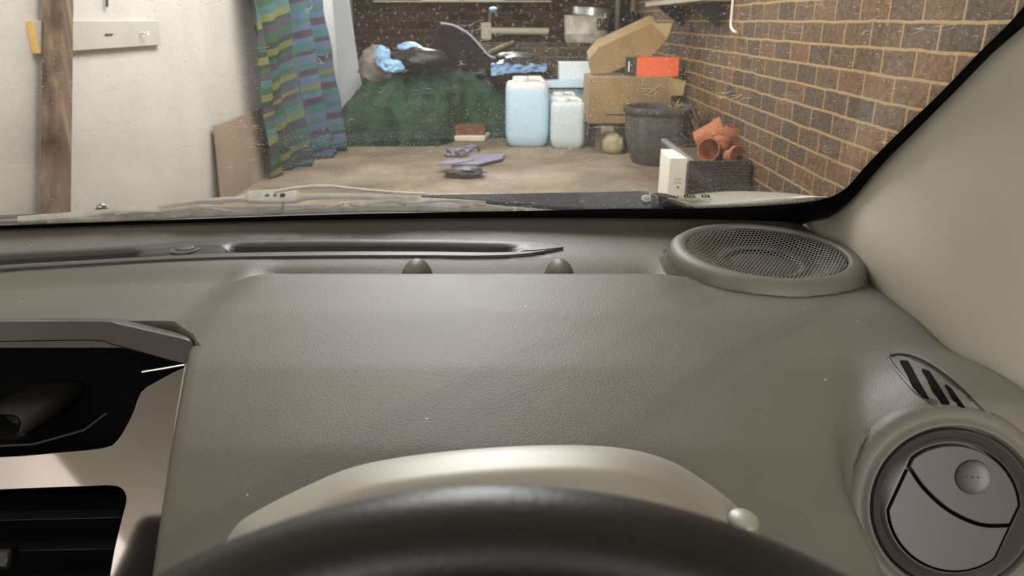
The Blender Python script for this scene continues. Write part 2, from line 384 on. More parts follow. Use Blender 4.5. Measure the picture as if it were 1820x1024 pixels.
def cloth_mat():
    m, ns, ln, b = mk('striped_cloth'); at = nd(ns, 'ShaderNodeUVMap'); sp = nd(ns, 'ShaderNodeSeparateXYZ'); ln.new(at.outputs[0], sp.inputs[0])
    u, v = sp.outputs[0], sp.outputs[1]
    f = math_(ns, ln, 'FRACT', math_(ns, ln, 'MULTIPLY', v, 1.45))
    y, g_, p, t, bl, dk = hexc('6f7048'), hexc('3f5848'), hexc('4b4652'), hexc('466869'), hexc('56677d'), hexc('30443a')
    lst = [(0, y), (.06, dk), (.11, g_), (.20, p), (.27, dk), (.30, y), (.36, t), (.43, g_), (.50, p), (.55, y), (.58, p), (.63, dk), (.68, y), (.74, g_), (.80, t), (.86, p), (.92, g_), (.96, dk)]
    rs = [(0, t), (.06, bl), (.12, t), (.20, p), (.27, bl), (.32, t), (.36, y), (.40, bl), (.50, p), (.56, t), (.62, bl), (.70, p), (.74, t), (.82, bl), (.87, p), (.94, bl)]
    r1 = ramp(ns, lst, 'CONSTANT'); r2 = ramp(ns, rs, 'CONSTANT'); ln.new(f, r1.inputs[0]); ln.new(f, r2.inputs[0])
    k = ramp(ns, [(.25, (0, 0, 0)), (.6, (1, 1, 1))]); ln.new(u, k.inputs[0])
    col = mixc(ns, ln, k.outputs[0], r1.outputs[0], r2.outputs[0])
    ln.new(col, b.inputs['Base Color']); b.inputs['Roughness'].default_value = .95; b.inputs['Specular IOR Level'].default_value = .15
    return m
M['cloth'] = cloth_mat()
def jug_mat(name, zl, low, high):
    m, ns, ln, b = mk(name); g = nd(ns, 'ShaderNodeNewGeometry'); sp = nd(ns, 'ShaderNodeSeparateXYZ'); ln.new(g.outputs['Position'], sp.inputs[0])
    k = math_(ns, ln, 'GREATER_THAN', sp.outputs[2], zl)
    ln.new(mixc(ns, ln, k, hexc(low), hexc(high)), b.inputs['Base Color']); b.inputs['Roughness'].default_value = .4
    b.inputs['Subsurface Weight'].default_value = .25; b.inputs['Subsurface Radius'].default_value = (.03, .03, .04); return m
def glass_mat(name, dirty):
    m, ns, ln, b = mk(name); ns.remove(b); out = ns['Material Output']
    tr = nd(ns, 'ShaderNodeBsdfTransparent'); gl = nd(ns, 'ShaderNodeBsdfGlossy'); gl.inputs['Roughness'].default_value = .012
    gg = nd(ns, 'ShaderNodeNewGeometry'); dt_ = nd(ns, 'ShaderNodeVectorMath', operation='DOT_PRODUCT')
    ln.new(gg.outputs['Normal'], dt_.inputs[0]); ln.new(gg.outputs['Incoming'], dt_.inputs[1])
    ab = math_(ns, ln, 'ABSOLUTE', dt_.outputs['Value']); sch = math_(ns, ln, 'POWER', math_(ns, ln, 'SUBTRACT', 1.0, ab), 5)
    fr = math_(ns, ln, 'ADD', math_(ns, ln, 'MULTIPLY', sch, .96), .04, True)
    mx = nd(ns, 'ShaderNodeMixShader'); ln.new(fr, mx.inputs[0]); ln.new(tr.outputs[0], mx.inputs[1]); ln.new(gl.outputs[0], mx.inputs[2])
    if not dirty: ln.new(mx.outputs[0], out.inputs[0]); return m
    g = nd(ns, 'ShaderNodeNewGeometry'); pos = g.outputs['Position']
    def vor(scale, rad, keep, seedoff):
        mp = nd(ns, 'ShaderNodeMapping'); mp.inputs['Location'].default_value = (seedoff, seedoff*.7, 0); ln.new(pos, mp.inputs[0])
        vo = nd(ns, 'ShaderNodeTexVoronoi'); vo.inputs['Scale'].default_value = scale; ln.new(mp.outputs[0], vo.inputs['Vector'])
        sx = nd(ns, 'ShaderNodeSeparateXYZ'); ln.new(vo.outputs['Color'], sx.inputs[0])
        rr = math_(ns, ln, 'MULTIPLY', sx.outputs[1], rad)
        return math_(ns, ln, 'MULTIPLY', math_(ns, ln, 'LESS_THAN', vo.outputs['Distance'], rr), math_(ns, ln, 'GREATER_THAN', sx.outputs[0], keep))
    n0 = nd(ns, 'ShaderNodeTexNoise'); n0.inputs['Scale'].default_value = 4.5; n0.inputs['Detail'].default_value = 4; ln.new(pos, n0.inputs['Vector'])
    patch = ramp(ns, [(.38, (0, 0, 0)), (.62, (1, 1, 1))]); ln.new(n0.outputs['Fac'], patch.inputs[0])
    s1 = vor(170, .20, .48, 0); s2 = vor(380, .26, .35, 3.3)
    specks = math_(ns, ln, 'MULTIPLY', math_(ns, ln, 'ADD', s1, s2, True), math_(ns, ln, 'ADD', math_(ns, ln, 'MULTIPLY', patch.outputs[0], .7), .2))
    # dried hair-line smears
    nw = nd(ns, 'ShaderNodeTexNoise'); nw.inputs['Scale'].default_value = 22; nw.inputs['Detail'].default_value = 3; ln.new(pos, nw.inputs['Vector'])
    add = nd(ns, 'ShaderNodeVectorMath', operation='MULTIPLY_ADD'); ln.new(nw.outputs['Color'], add.inputs[0]); add.inputs[1].default_value = (.06, .05, .05); ln.new(pos, add.inputs[2])
    mp = nd(ns, 'ShaderNodeMapping'); mp.inputs['Scale'].default_value = (.55, 1.6, 1.6); ln.new(add.outputs[0], mp.inputs[0])
    ve = nd(ns, 'ShaderNodeTexVoronoi', feature='DISTANCE_TO_EDGE'); ve.inputs['Scale'].default_value = 24; ln.new(mp.outputs[0], ve.inputs['Vector'])
    n3 = nd(ns, 'ShaderNodeTexNoise'); n3.inputs['Scale'].default_value = 30; n3.inputs['Detail'].default_value = 2; ln.new(pos, n3.inputs['Vector'])
    brk = ramp(ns, [(.61, (0, 0, 0)), (.66, (1, 1, 1))]); ln.new(n3.outputs['Fac'], brk.inputs[0])
    lines = math_(ns, ln, 'MULTIPLY', math_(ns, ln, 'LESS_THAN', ve.outputs['Distance'], .009), math_(ns, ln, 'MULTIPLY', brk.outputs[0], .55))
    n4 = nd(ns, 'ShaderNodeTexNoise'); n4.inputs['Scale'].default_value = 9; n4.inputs['Detail'].default_value = 7; ln.new(pos, n4.inputs['Vector'])
    film = math_(ns, ln, 'MULTIPLY', n4.outputs['Fac'], .035)
    fac = math_(ns, ln, 'MAXIMUM', math_(ns, ln, 'MAXIMUM', math_(ns, ln, 'MULTIPLY', specks, .75), lines), film)
    df = nd(ns, 'ShaderNodeBsdfDiffuse'); df.inputs[0].default_value = hexc('e6e2d8')
    tl = nd(ns, 'ShaderNodeBsdfTranslucent'); tl.inputs[0].default_value = hexc('e6e2d8')
    dd = nd(ns, 'ShaderNodeMixShader'); dd.inputs[0].default_value = .4; ln.new(df.outputs[0], dd.inputs[1]); ln.new(tl.outputs[0], dd.inputs[2])
    m2 = nd(ns, 'ShaderNodeMixShader'); ln.new(fac, m2.inputs[0]); ln.new(mx.outputs[0], m2.inputs[1]); ln.new(dd.outputs[0], m2.inputs[2])
    ln.new(m2.outputs[0], out.inputs[0]); return m

# ================================================================== GARAGE SHELL
def wallbox(name, lo, hi, m, holes=None):
    lo, hi = V(lo), V(hi); return MB().box((lo+hi)/2, hi-lo).build(name, m, smooth=False, kind='structure')
wallbox('floor', (XL-.1, YF, -.1), (XR+.1, YB+.1, 0), M['floor'])
wallbox('ceiling', (XL-.1, YF, ZC), (XR+.1, YB+.1, ZC+.1), M['ceiling'])
wallbox('wall_left', (XL-.1, YF, 0), (XL, YB+.1, ZC), M['plaster'])
wallbox('wall_right', (XR, YF, 0), (XR+.1, YB+.1, ZC), M['brick'])
wx0, wx1 = P(742, 2, YB).x, P(902, 2, YB).x; wz0 = P(820, 1, YB).z; wz1 = wz0+.85
mb = MB()
for lo, hi in (((XL, 0), (XR, wz0)), ((XL, wz1), (XR, ZC)), ((XL, wz0), (wx0, wz1)), ((wx1, wz0), (XR, wz1))):
    mb.box(((lo[0]+hi[0])/2, YB+.05, (lo[1]+hi[1])/2), (hi[0]-lo[0], .1, hi[1]-lo[1]))
mb.build('wall_back', M['brick_dark'], smooth=False, kind='structure')
mb = MB(); t = .04
for x in (wx0+t/2, (wx0+wx1)/2, wx1-t/2): mb.box((x, YB+.04, (wz0+wz1)/2), (t, .05, wz1-wz0))
for z in (wz0+t/2, wz1-t/2): mb.box(((wx0+wx1)/2, YB+.04, z), (wx1-wx0, .05, t))
win = mb.build('window_1', M['cream'], smooth=False, kind='structure')
MB().box(((wx0+wx1)/2, YB+.05, (wz0+wz1)/2), (wx1-wx0, .005, wz1-wz0)).build('window_pane', glass_mat('window_glass', False), win, smooth=False)
MB().box(((wx0+wx1)/2, YB-.02, wz0-.008), (wx1-wx0+.9, .06, .014)).build('window_sill', M['cream'], win, smooth=False)

MB().box((-.35, 3.9, ZC-.003), (1.2, 3.5, .012)).build('trim_2', M['white_foam'], smooth=False, kind='structure')
# ================================================================== GARAGE THINGS
def lean_prism(name, pts, off, m, label, cat, bevel=.004):
    return MB().prism(pts, off).build(name, m, bevel=bevel, label=label, cat=cat)
# timber post against the left wall
a0, a1 = PX(104, 0, XL+.062), PX(99, 372, XL+.062); dirp = (a0-a1)/(a0.z-a1.z)
ctr0, ctr1 = a0-dirp*a0.z, a0+dirp*(ZC-.004-a0.z); mb = MB()
sec = [V((-.036, -.036, 0)), V((.036, -.036, 0)), V((.036, .036, 0)), V((-.036, .036, 0))]
mb.loft([[ctr0.lerp(ctr1, k/8)+s_ for s_ in sec] for k in range(9)])
mb.build('timber_post', M['timber'], bevel=.006, label='rough brown timber post standing against the white wall', cat='post')
# grey painted board on the wall with hook
yA, yB_ = PX(52, 60, XL).y, PX(276, 60, XL).y; zt, zb_ = PX(276, 37, XL).z, PX(276, 80, XL).z
bt = thing('hook_board', (XL, (yA+yB_)/2, zb_), 'short grey painted board with a white hook, fixed to the wall behind the post', 'board')
MB().box((XL+.011, (yA+yB_)/2, (zt+zb_)/2), (.022, yB_-yA, zt-zb_)).build('board', M['board'], bt, bevel=.002)
MB().box((XL+.0115, yA-.002, (zt+zb_)/2), (.023, .006, zt-zb_)).build('cut_end', M['cut'], bt, smooth=False, label='bare yellow cut end')
hk = PX(254, 60, XL+.03)
MB().tube([hk+V((-.012, -.004, .0)), hk+V((.012, -.012, .004)), hk+V((.02, 0, -.006)), hk+V((.018, .012, -.002)), hk+V((.014, .012, .010))], .004, 8).build('hook', M['wire'], bt, label='white screw hook')
nl = PX(194, 61, XL+.025); MB().tube([nl+V((0, -.03, 0)), nl+V((0, .03, 0))], .003, 6).build('nail', M['bracket'], bt)
# dark strap hanging on the wall
s0, s1 = PX(188, -60, XL+.012), PX(190, 12, XL+.012)
MB().tube([s0, (s0+s1)/2+V((.003, 0, 0)), s1], .008, 8, flat=.5).build('hanging_strap', M['bracket'], label='thin black strap hanging above the grey board', cat='strap')
# brown sheet leaning on left wall
pA, pB = PX(392, 352, XL+.04), PX(472, 352, XL+.04)
c = [PX(394, 380, XL+.05), FL(488, 316), PX(484, 184, XL+.02), PX(378, 223, XL+.02)]
c[0].z = 0; c[1] = V((XL+.05, c[1].y, 0)); c[0].x = XL+.05
mb = MB().prism(c, (.012, 0, 0)); mb.build('cardboard_sheet', M['card_dark'], bevel=.002, label='flat brown cardboard sheet leaning at the foot of the white wall', cat='cardboard')
# pale board behind the cloth
q = [P(560, -60, 6.95), P(604, -60, 6.95), P(640, 128, 6.9), P(600, 200, 6.9)]
q = [P(583, -90, 7.05), P(606, -90, 7.05), P(640, 140, 6.95), P(668, 262, 6.9), P(612, 262, 6.9)]
for p in q[-2:]: p.z = 0
lean_prism('leaning_board', q, (0, .02, 0), M['pale_board'], 'pale blue-grey board leaning behind the striped cloth', 'board')
# striped cloth
A0, B0 = FL(462, 318), FL(602, 268)
Bt = P(556, 0, B0.y); At = P(430, 0, A0.y)
kA = (1.75-0)/(At.z); kB = (1.75)/(Bt.z)
A1 = A0+(At-A0)*kA; B1 = B0+(Bt-B0)*kB
nu, nv = 70, 60; rows = []; uv = []
nrm = (B0-A0).cross(V((0, 0, 1))).normalized()
if nrm.dot(CAM-A0) < 0: nrm = -nrm
for j in range(nv+1):
    v = j/nv; r = []
    for i in range(nu+1):
        u = i/nu
        p = A0.lerp(B0, u).lerp(A1.lerp(B1, u), v)
        k = u*1.0 + .16*v
        fold = .042*math.sin(k*19+1.5*noise.noise(V((u*3, v*2, 0)))) + .02*math.sin(k*43+2) + .03*noise.noise(V((u*4, v*5, 3)))
        if v > .98: fold *= .5
        p = p + nrm*(fold+.05); p.z = max(p.z, .004)
        r.append(p)
    rows.append(r)
cl = MB().grid(rows).build('striped_cloth', M['cloth'], weld=False, solid=.004, label='green, blue and purple striped cloth hanging in folds beside the white wall', cat='curtain')
uvl = cl.data.uv_layers.new(name='UVMap')
for lp in cl.data.loops:
    i = lp.vertex_index; u = (i % (nu+1))/nu; v = (i//(nu+1))/nv
    uvl.data[lp.index].uv = (u, v*1.75 - .36*u + .02*math.sin(u*7))
# green shade net heap
xa, xb = P(600, 250, 6.2).x, P(912, 250, 6.2).x
mb = MB(); NX, NY = 150, 100; rows = []; xs_ = P(775, 250, 6.2).x
for j in range(NY+1):
    r = []
    for i in range(NX+1):
        u = i/NX*2-1; w = j/NY*2-1
        x = (xa+xb)/2 + u*(xb-xa)/2*1.02; y = 6.95+w*.85
        e = max(0, 1-abs(u)**3.2)*max(0, 1-abs(w)**3.0)
        h = .57*e**.30; y += .45*sm((x-xs_)/.25)*(1-w)/2
        h *= 1 + .22*noise.noise(V((x*2.6, y*2.6, 1))) + .12*noise.noise(V((x*6, y*6, 4)))
        h -= .10*abs(noise.noise(V((x*4, y*3, 8))))*min(1, e*3)
        h -= .05*abs(noise.noise(V((x*9, y*7, 3))))*min(1, e*3)
        y -= (.10*noise.noise(V((x*4, h*5, 2))) + .06*abs(noise.noise(V((x*8, h*9, 5)))) + .035*noise.noise(V((x*15, h*17, 9))))*min(1, e*2)
        if h < .02: h = max(0, h)
        r.append(V((x + .05*noise.noise(V((y*5, h*4, 7)))*e, y, max(0, h))))
    rows.append(r)
mb.grid(rows).build('shade_net_heap', M['net'], label='crumpled heap of dark green shade netting on the floor', cat='netting')
# black plastic lying over the heap with a pale bowed edge
Yp = 6.75
fin = [P(*p, Yp) for p in [(690, 118), (693, 100), (720, 90), (757, 88), (770, 72), (776, 48), (790, 41), (812, 46), (836, 62), (855, 82), (870, 100), (876, 122)]]
bs_ = thing('black_sheeting', P(780, 120, Yp), 'stiff black plastic sheeting with a pale bowed edge standing up on the net heap', 'plastic sheet')
fr_ = [V(p) for p in fin]; mid = V(bs_['org'])
mb = MB(); rows = []
for k, (d, s) in enumerate(((0, .93), (.04, 1.0), (.16, 1.0), (.24, .85))):
    rows.append([mid + (p-mid)*s + V((0, d + .03*noise.noise(p*9+V((k, 0, 0))), 0)) for p in resample(fr_+[fr_[0]], 48)[:-1]])
mb.loft(rows).build('sheet', M['sheet'], bs_)
ar = spline([P(*p, Yp-.012) for p in [(783, 41), (806, 45), (833, 60), (852, 80), (868, 98), (880, 103)]], 20)
MB().tube(ar, .008, 8).build('edge', M['lilac'], bs_, label='pale lilac edge')
mb = MB(); blob(mb, P(748, 104, 6.5), (.27, .16, .085), .25, 2.4, 3, 5); mb.build('black_bag', M['plastic_black'], label='slumped black bag lying across the top of the net heap', cat='bag')
mb = MB(); blob(mb, P(672, 118, 6.6), (.16, .14, .16), .3, 2.6, 3, 9); mb.build('grey_blanket', M['grey_cloth'], label='crumpled grey blanket at the left end of the net heap', cat='blanket')
mb = MB(); blob(mb, P(679, 99, 6.4), (.055, .03, .075), .5, 2.6, 3, 2); mb.build('blue_bag', M['blue_bag'], label='small bright blue bag tucked beside the grey blanket', cat='bag')
mb = MB(); blob(mb, P(697, 117, 6.3), (.085, .03, .05), .6, 2.6, 3, 12, rot=.3); mb.build('blue_wrapper', M['blue_bag'], label='bright blue wrapper on the netting below the blue bag', cat='wrapper')
mb = MB(); blob(mb, P(727, 86, 6.55), (.10, .08, .05), .3, 2.6, 3, 22); mb.build('blue_edged_fold', M['blue_bag'], label='strip of blue plastic showing along the left top of the heap', cat='plastic sheet')
# blue film right of the heap
rows = []
for j in range(9):
    r = []
    for i in range(21):
        u, v = i/20, j/8
        p = P(872+u*100, 112 + v*(22-10*u) + 2*u, 6.6+v*-.1)
        r.append(p + V((0, .09*noise.noise(V((u*7, v*5, 2))), .022*noise.noise(V((u*9, v*6, 6))))))
    rows.append(r)
MB().grid(rows).build('blue_film', M['film'], solid=.004, sub=1, label='crumpled translucent blue film draped right of the net heap', cat='plastic sheet')
mb = MB(); blob(mb, P(925, 130, 6.75), (.27, .2, .14), .3, 2.5, 3, 31); mb.build('black_bag', M['plastic_black'], label='black bag behind the big water jug, under the blue film', cat='bag')
mb = MB(); blob(mb, P(915, 104, 7.1), (.21, .12, .05), .35, 2.5, 3, 35); mb.build('black_hose_coil', M['plastic_black'], label='flat black bundle lying below the leaning stick', cat='bundle')
for i, (px, py, Y, r) in enumerate(((925, 200, 7.1, .26), (640, 200, 7.5, .2))): pass
# low brick plinth along the back wall
wallbox('trim_1', (P(850, 100, YB-.35).x, YB-.35, 0), (XR-.001, YB-.001, P(1000, 76, YB-.35).z), M['brick_grey'])
# pipe, junction, tap
pz = P(920, 54, YB-.06)
pt = thing('waste_pipe', P(866, 70, YB-.06), 'cream horizontal pipe with a square end plate on the back wall', 'pipe')
MB().tube([P(866, 55, YB-.06), P(975, 56, YB-.06)], .036, 14).build('pipe', M['cream'], pt)
e0, e1 = P(855, 70, YB-.09), P(873, 40, YB-.09); MB().box((e0+e1)/2+V((0, .04, 0)), (e1.x-e0.x, .08, e1.z-e0.z)).build('end_plate', M['cream'], pt, bevel=.006)
tp_ = thing('garden_tap', P(872, 38, YB-.08), 'small pale blue garden tap above the cream pipe', 'tap')
MB().tube([P(870, 40, YB-.05), P(871, 26, YB-.07), P(874, 18, YB-.10), P(880, 19, YB-.12), P(883, 30, YB-.12)], .016, 8).build('spout', M['grey_pipe'], tp_)
mb = MB(); blob(mb, P(877, 17, YB-.1), (.045, .03, .028), .1, 2, 2); mb.build('handle', M['blue_bag'], tp_, label='pale blue handle')
# stick
MB().tube([P(868, 95, YB-.45), P(888, 85, YB-.42), P(914, 75, YB-.38)], [.02, .022, .018], 8).build('wooden_stick', M['timber_pale'], label='pale stick propped below the cream pipe', cat='stick')
# vertical pipes in the corner
for px, lab in ((1097, 'grey downpipe left of the pinkish one in the back corner'), (1124, 'pinkish brown downpipe nearest the right wall in the back corner')):
    b_ = P(px, 34, YB-.06); MB().tube([V((b_.x, b_.y, b_.z-.25)), V((b_.x, b_.y, ZC-.01))], .028, 12).build('downpipe', M['grey_pipe'] if px < 1110 else M['timber_pale'], label=lab, cat='pipe')
# white tin with wire lid on the plinth
Yt = YB-.2; pl = P(1042, 78, Yt); zpl = P(1000, 76, YB-.35).z
R_ = (P(1083, 50, Yt).x-P(1003, 50, Yt).x)/2; hT = P(1040, 27, Yt).z-zpl
tn = thing('paint_drum', (P(1042, 60, Yt).x, Yt, zpl), 'battered white drum with a loose metal lid on the brick ledge', 'drum')
o = V(tn['org']); T = Matrix.Translation(o)
MB().lathe([(0.001, 0), (R_*.9, 0), (R_*.94, .02), (R_*.97, hT*.3), (R_*.98, hT*.33), (R_*.96, hT*.36), (R_, hT*.95), (R_*1.03, hT), (R_*.97, hT), (R_*.95, hT*.9), (R_*.9, .03), (.001, .02)], T, 40).build('body', M['tin'], tn)
lz = P(1046, 27, Yt).z-zpl; lh = P(1046, 14, Yt).z-zpl; RL = (P(1083, 20, Yt).x-P(1014, 20, Yt).x)/2; TL = Matrix.Translation(V((P(1048, 20, Yt).x, Yt, zpl)))@Matrix.Rotation(.06, 4, 'Y')
MB().lathe([(RL*.93, lz), (RL, lz), (RL, lh-.012), (RL*1.04, lh-.008), (RL*1.04, lh), (RL*.9, lh), (RL*.9, lh-.03), (.001, lh-.035)], TL, 40).build('lid', M['tin_rim'], tn, label='bright metal lid')
# lettering OAS, bent round the drum
def letter_arc(pts, w): return pts
cxn = 0
strokes = {'O': [[(.1, 0), (0, .25), (0, .75), (.1, 1), (.5, 1), (.6, .75), (.6, .25), (.5, 0), (.1, 0)]],
           'A': [[(0, 0), (.3, 1), (.6, 0)], [(.12, .4), (.48, .4)]],
           'S': [[(.6, .85), (.4, 1), (.1, 1), (0, .8), (.1, .55), (.5, .45), (.6, .2), (.45, 0), (.1, 0), (0, .15)]]}
mb = MB(); hl = .095
for k, ch in enumerate('OAS'):
    for st in strokes[ch]:
        pp = []
        for (x, y) in st:
            xx = R_*.40 + (k*.85+x)*hl*.62; a = -math.pi/2 + xx/R_
            pp.append(o + V((math.cos(a)*(R_*.985+.003), math.sin(a)*(R_*.985+.003), hT*.50+y*hl)))
        mb.tube(pp, .008, 6)
mb.build('lettering', M['mark'], tn, label='dark letters')
# shiny black bag on the plinth
mb = MB(); blob(mb, P(1102, 72, YB-.5), (.14, .10, .10), .5, 3.4, 4, 3, rot=.2); blob(mb, P(1124, 50, YB-.5), (.10, .10, .13), .5, 3.8, 4, 6)
M['bin_bag'] = mat('shiny_black_bag', '191717', .18, var=.3, vs=14, bump=.9, bs=26, bdist=.02)
mb.build('bin_bag', M['bin_bag'], label='shiny black bin bag slumped behind the tilted cardboard', cat='bag')
# cardboard box + open flap + orange box
Yc = 5.70
b0_ = P(1045, 220, Yc); b1_ = P(1196, 137, Yc)
cz0 = b0_.z; wB, hB = b1_.x-b0_.x, b1_.z-b0_.z
cb = thing('cardboard_box', (b0_.x+wB/2, Yc+.22, cz0), 'large brown cardboard box behind the charcoal pot', 'box')
MB().box((b0_.x+wB/2, Yc+.23, cz0+hB/2), (wB, .46, hB)).build('carton', M['card'], cb, bevel=.004)
fl = [P(1188, 137, Yc), P(1219, 144, Yc-.08), P(1213, 170, Yc-.08), P(1190, 170, Yc)]
MB().prism(fl, (0, .006, 0)).build('side_flap', M['card'], cb, smooth=False)
MB().box((b0_.x+wB*.45, Yc-.001, cz0+hB*.2), (wB*.5, .003, .008)).build('slit', M['dark_card'], cb, smooth=False, label='dark slit')
tc = [P(*p, Yc+.16) for p in [(1046, 106), (1064, 84), (1158, 41), (1196, 41), (1183, 70), (1172, 92), (1085, 130), (1050, 131)]]
tb = thing('tilted_carton', P(1100, 131, Yc+.16), 'flattened brown carton tilted up behind the orange box', 'box')
off = V((0, .18, .05))
MB().prism(tc[:3]+[tc[3].lerp(tc[2], .75)]+[P(1168, 62, Yc+.16)]+tc[5:], off).build('panel', M['card'], tb, bevel=.003)
MB().prism([P(1158, 41, Yc+.155), P(1196, 41, Yc+.02), P(1186, 68, Yc+.02), P(1166, 92, Yc+.15)], (0, .006, 0)).build('flap', M['card'], tb, smooth=False)
zt_ = cz0+hB; Yo = Yc+.03
ob = thing('orange_box', (P(1165, 120, Yo).x, Yo+.1, zt_), 'bright orange box with a dark end on top of the cardboard box', 'box')
o0, o1 = P(1131, 132, Yo), P(1208, 98, Yo)
MB().box(((o0.x+o1.x)/2, Yo+.11, zt_+(o1.z-o0.z)/2), (o1.x-o0.x, .22, o1.z-o0.z)).build('body', M['orange'], ob, bevel=.003)
MB().prism([V((o0.x-.001, Yo+.002, zt_+.002)), V((o0.x-.001, Yo+.002, zt_+o1.z-o0.z)), V((o0.x-.085, Yo+.17, zt_+o1.z-o0.z)), V((o0.x-.085, Yo+.17, zt_+.002))], (.08, .02, 0)).build('end_panel', M['dark_card'], ob, smooth=False, label='dark grey end panel')
MB().box((o0.x-.045, Yo+.075, zt_+(o1.z-o0.z)*.5), (.012, .004, .07), (0, 0, -1.1)).build('label', M['white_box'], ob, smooth=False)
# white foam box and tray behind jugs
def pbox(name, x0, x1, y0, y1, Y, dep, m, label, cat, rz=0, z0=None, bevel=.004):
    a, b = P(x0, y1, Y), P(x1, y0, Y)
    if z0 is None: z0 = a.z
    return MB().box(((a.x+b.x)/2, Y+dep/2, (z0+b.z)/2), (b.x-a.x, dep, b.z-z0), (0, 0, rz)).build(name, m, bevel=bevel, label=label, cat=cat)
pbox('foam_block', 994, 1056, 111, 150, 6.62, .2, M['white_foam'], 'white foam block standing behind the jugs beside the cardboard', 'foam block', z0=0)
pbox('plastic_tray', 965, 1064, 144, 156, 6.42, .2, M['ice'], 'long bluish white plastic tray lying behind the jugs', 'tray')
pbox('plastic_crate', 968, 1042, 158, 250, 6.5, .1, M['ice'], 'bluish white plastic tub under the long tray', 'tub', z0=0)
# jugs
def rrect(cx, cy, z, hw, hd, r, n=6):
    pts = []
    for sx, sy, a in ((1, 1, 0), (-1, 1, 90), (-1, -1, 180), (1, -1, 270)):
        for k in range(n+1):
            t = math.radians(a+90*k/n); pts.append(V((cx+sx*(hw-r)+r*math.cos(t), cy+sy*(hd-r)+r*math.sin(t), z)))
    return pts
def jug(px0, px1, pyt, pyb, label, zl, low, high, feet=False):
    g = FL((px0+px1)/2, pyb); Y = g.y; a, b = P(px0, pyt, Y), P(px1, pyt, Y); w = b.x-a.x; h = a.z; cx = (a.x+b.x)/2; d = w*.85; cy = Y+d/2
    t = thing('water_jug', (cx, cy, 0), label, 'jug', 'plastic jugs in front of the netting')
    hw, hd = w/2, d/2
    sec = [(0, hw*.80, hd*.80), (.012, hw*.86, hd*.86), (h*.07, hw*.95, hd*.95), (h*.16, hw*.985, hd*.985), (h*.22, hw, hd), (h*.55, hw, hd),
           (h*.80, hw*.995, hd*.995), (h*.86, hw*.98, hd*.98), (h*.90, hw*.94, hd*.94), (h*.925, hw*.86, hd*.86), (h*.935, hw*.5, hd*.5)]
    MB().loft([rrect(cx, cy, z, x, y, min(x, y)*.42) for z, x, y in sec]).build('body', jug_mat('jug_'+label[:12], h*zl, low, high), t, angle=60)
    MB().lathe([(.001, h), (hw*.36, h), (hw*.38, h*.985), (hw*.38, h*.94), (hw*.3, h*.93)], Matrix.Translation(V((cx-hw*.3, cy-hd*.1, 0))), 24).build('cap', M['white_box'], t)
    MB().tube([V((cx+hw*.02, cy, h*.93)), V((cx+hw*.12, cy, h*.975)), V((cx+hw*.6, cy, h*.975)), V((cx+hw*.78, cy, h*.91))], hw*.11, 10).build('handle', M['white_box'], t)
    return t
jug(898, 977, 138, 262, 'largest plastic jug, full of pale blue liquid, beside the netting', .83, 'bfdcec', 'd8d8d8', True)
jug(980, 1042, 176, 265, 'smaller milky jug standing in front, right of the largest jug', 2, 'ccdada', 'd2d7d6')
jug(975, 1030, 165, 255, 'milky jug half hidden behind the smaller front jug', 2, 'cfe0ea', 'd2d7d6')
# small items below the cardboard box
c_ = FL(1052, 254)
bl = thing('spray_bottle', c_, 'small blue-capped bottle between the jugs and the cardboard box', 'bottle')
MB().lathe([(.001, 0), (.03, 0), (.035, .02), (.035, .045), (.02, .05)], Matrix.Translation(c_), 16).build('base', M['blue'], bl)
MB().lathe([(.02, .05), (.033, .055), (.03, .085), (.018, .10), (.015, .12), (.001, .12)], Matrix.Translation(c_), 16).build('body', M['ice'], bl)
pbox('wood_block', 1060, 1110, 222, 250, 5.92, .1, M['card_dark'], 'low brown block under the cardboard box', 'block', z0=0)
zb2 = P(1085, 222, 5.92).z
pbox('small_carton', 1068, 1092, 223, 234, 5.905, .012, M['white_box'], 'small white packet in front of the brown block', 'packet', z0=P(1085, 234, 5.905).z)
pk = bpy.data.objects['small_carton']
pbox('support_crate', 1050, 1190, 221, 240, 6.05, .2, M['dark_card'], 'dark crate carrying the cardboard box', 'crate', z0=0)
mb = MB(); s_ = FL(1092, 276); blob(mb, s_+V((0, .09, .07)), (.085, .08, .085), .18, 2.2, 3, 14, floor=0); mb.build('yellow_stone', M['stone'], label='rounded yellowish stone beside the charcoal pot', cat='stone')
# charcoal pot
g = FL(1172, 297); rp = (P(1236, 190, g.y+.3).x-P(1107, 190, g.y+.3).x)/2; cy = g.y+rp*.72; hp = P(1172, 196, cy-rp).z
pot = thing('plant_pot', (P(1172, 240, cy).x, cy, 0), 'large charcoal stoneware plant pot in front of the cardboard box', 'plant pot')
T = Matrix.Translation(V(pot['org']))
MB().lathe([(.001, .01), (rp*.68, 0), (rp*.72, .015), (rp*.82, hp*.2), (rp*.93, hp*.5), (rp*.95, hp*.75), (rp*.93, hp*.87), (rp*.99, hp*.90), (rp*1.02, hp*.95), (rp*1.0, hp), (rp*.90, hp), (rp*.86, hp*.95), (rp*.85, hp*.75), (.001, hp*.74)], T, 56).build('shell', M['pot'], pot)
mb = MB(); blob(mb, V(pot['org'])+V((0, 0, hp*.76)), (rp*.83, rp*.83, .05), .25, 4, 4, 2); mb.build('soil', M['soil'], pot, label='dry brown soil')
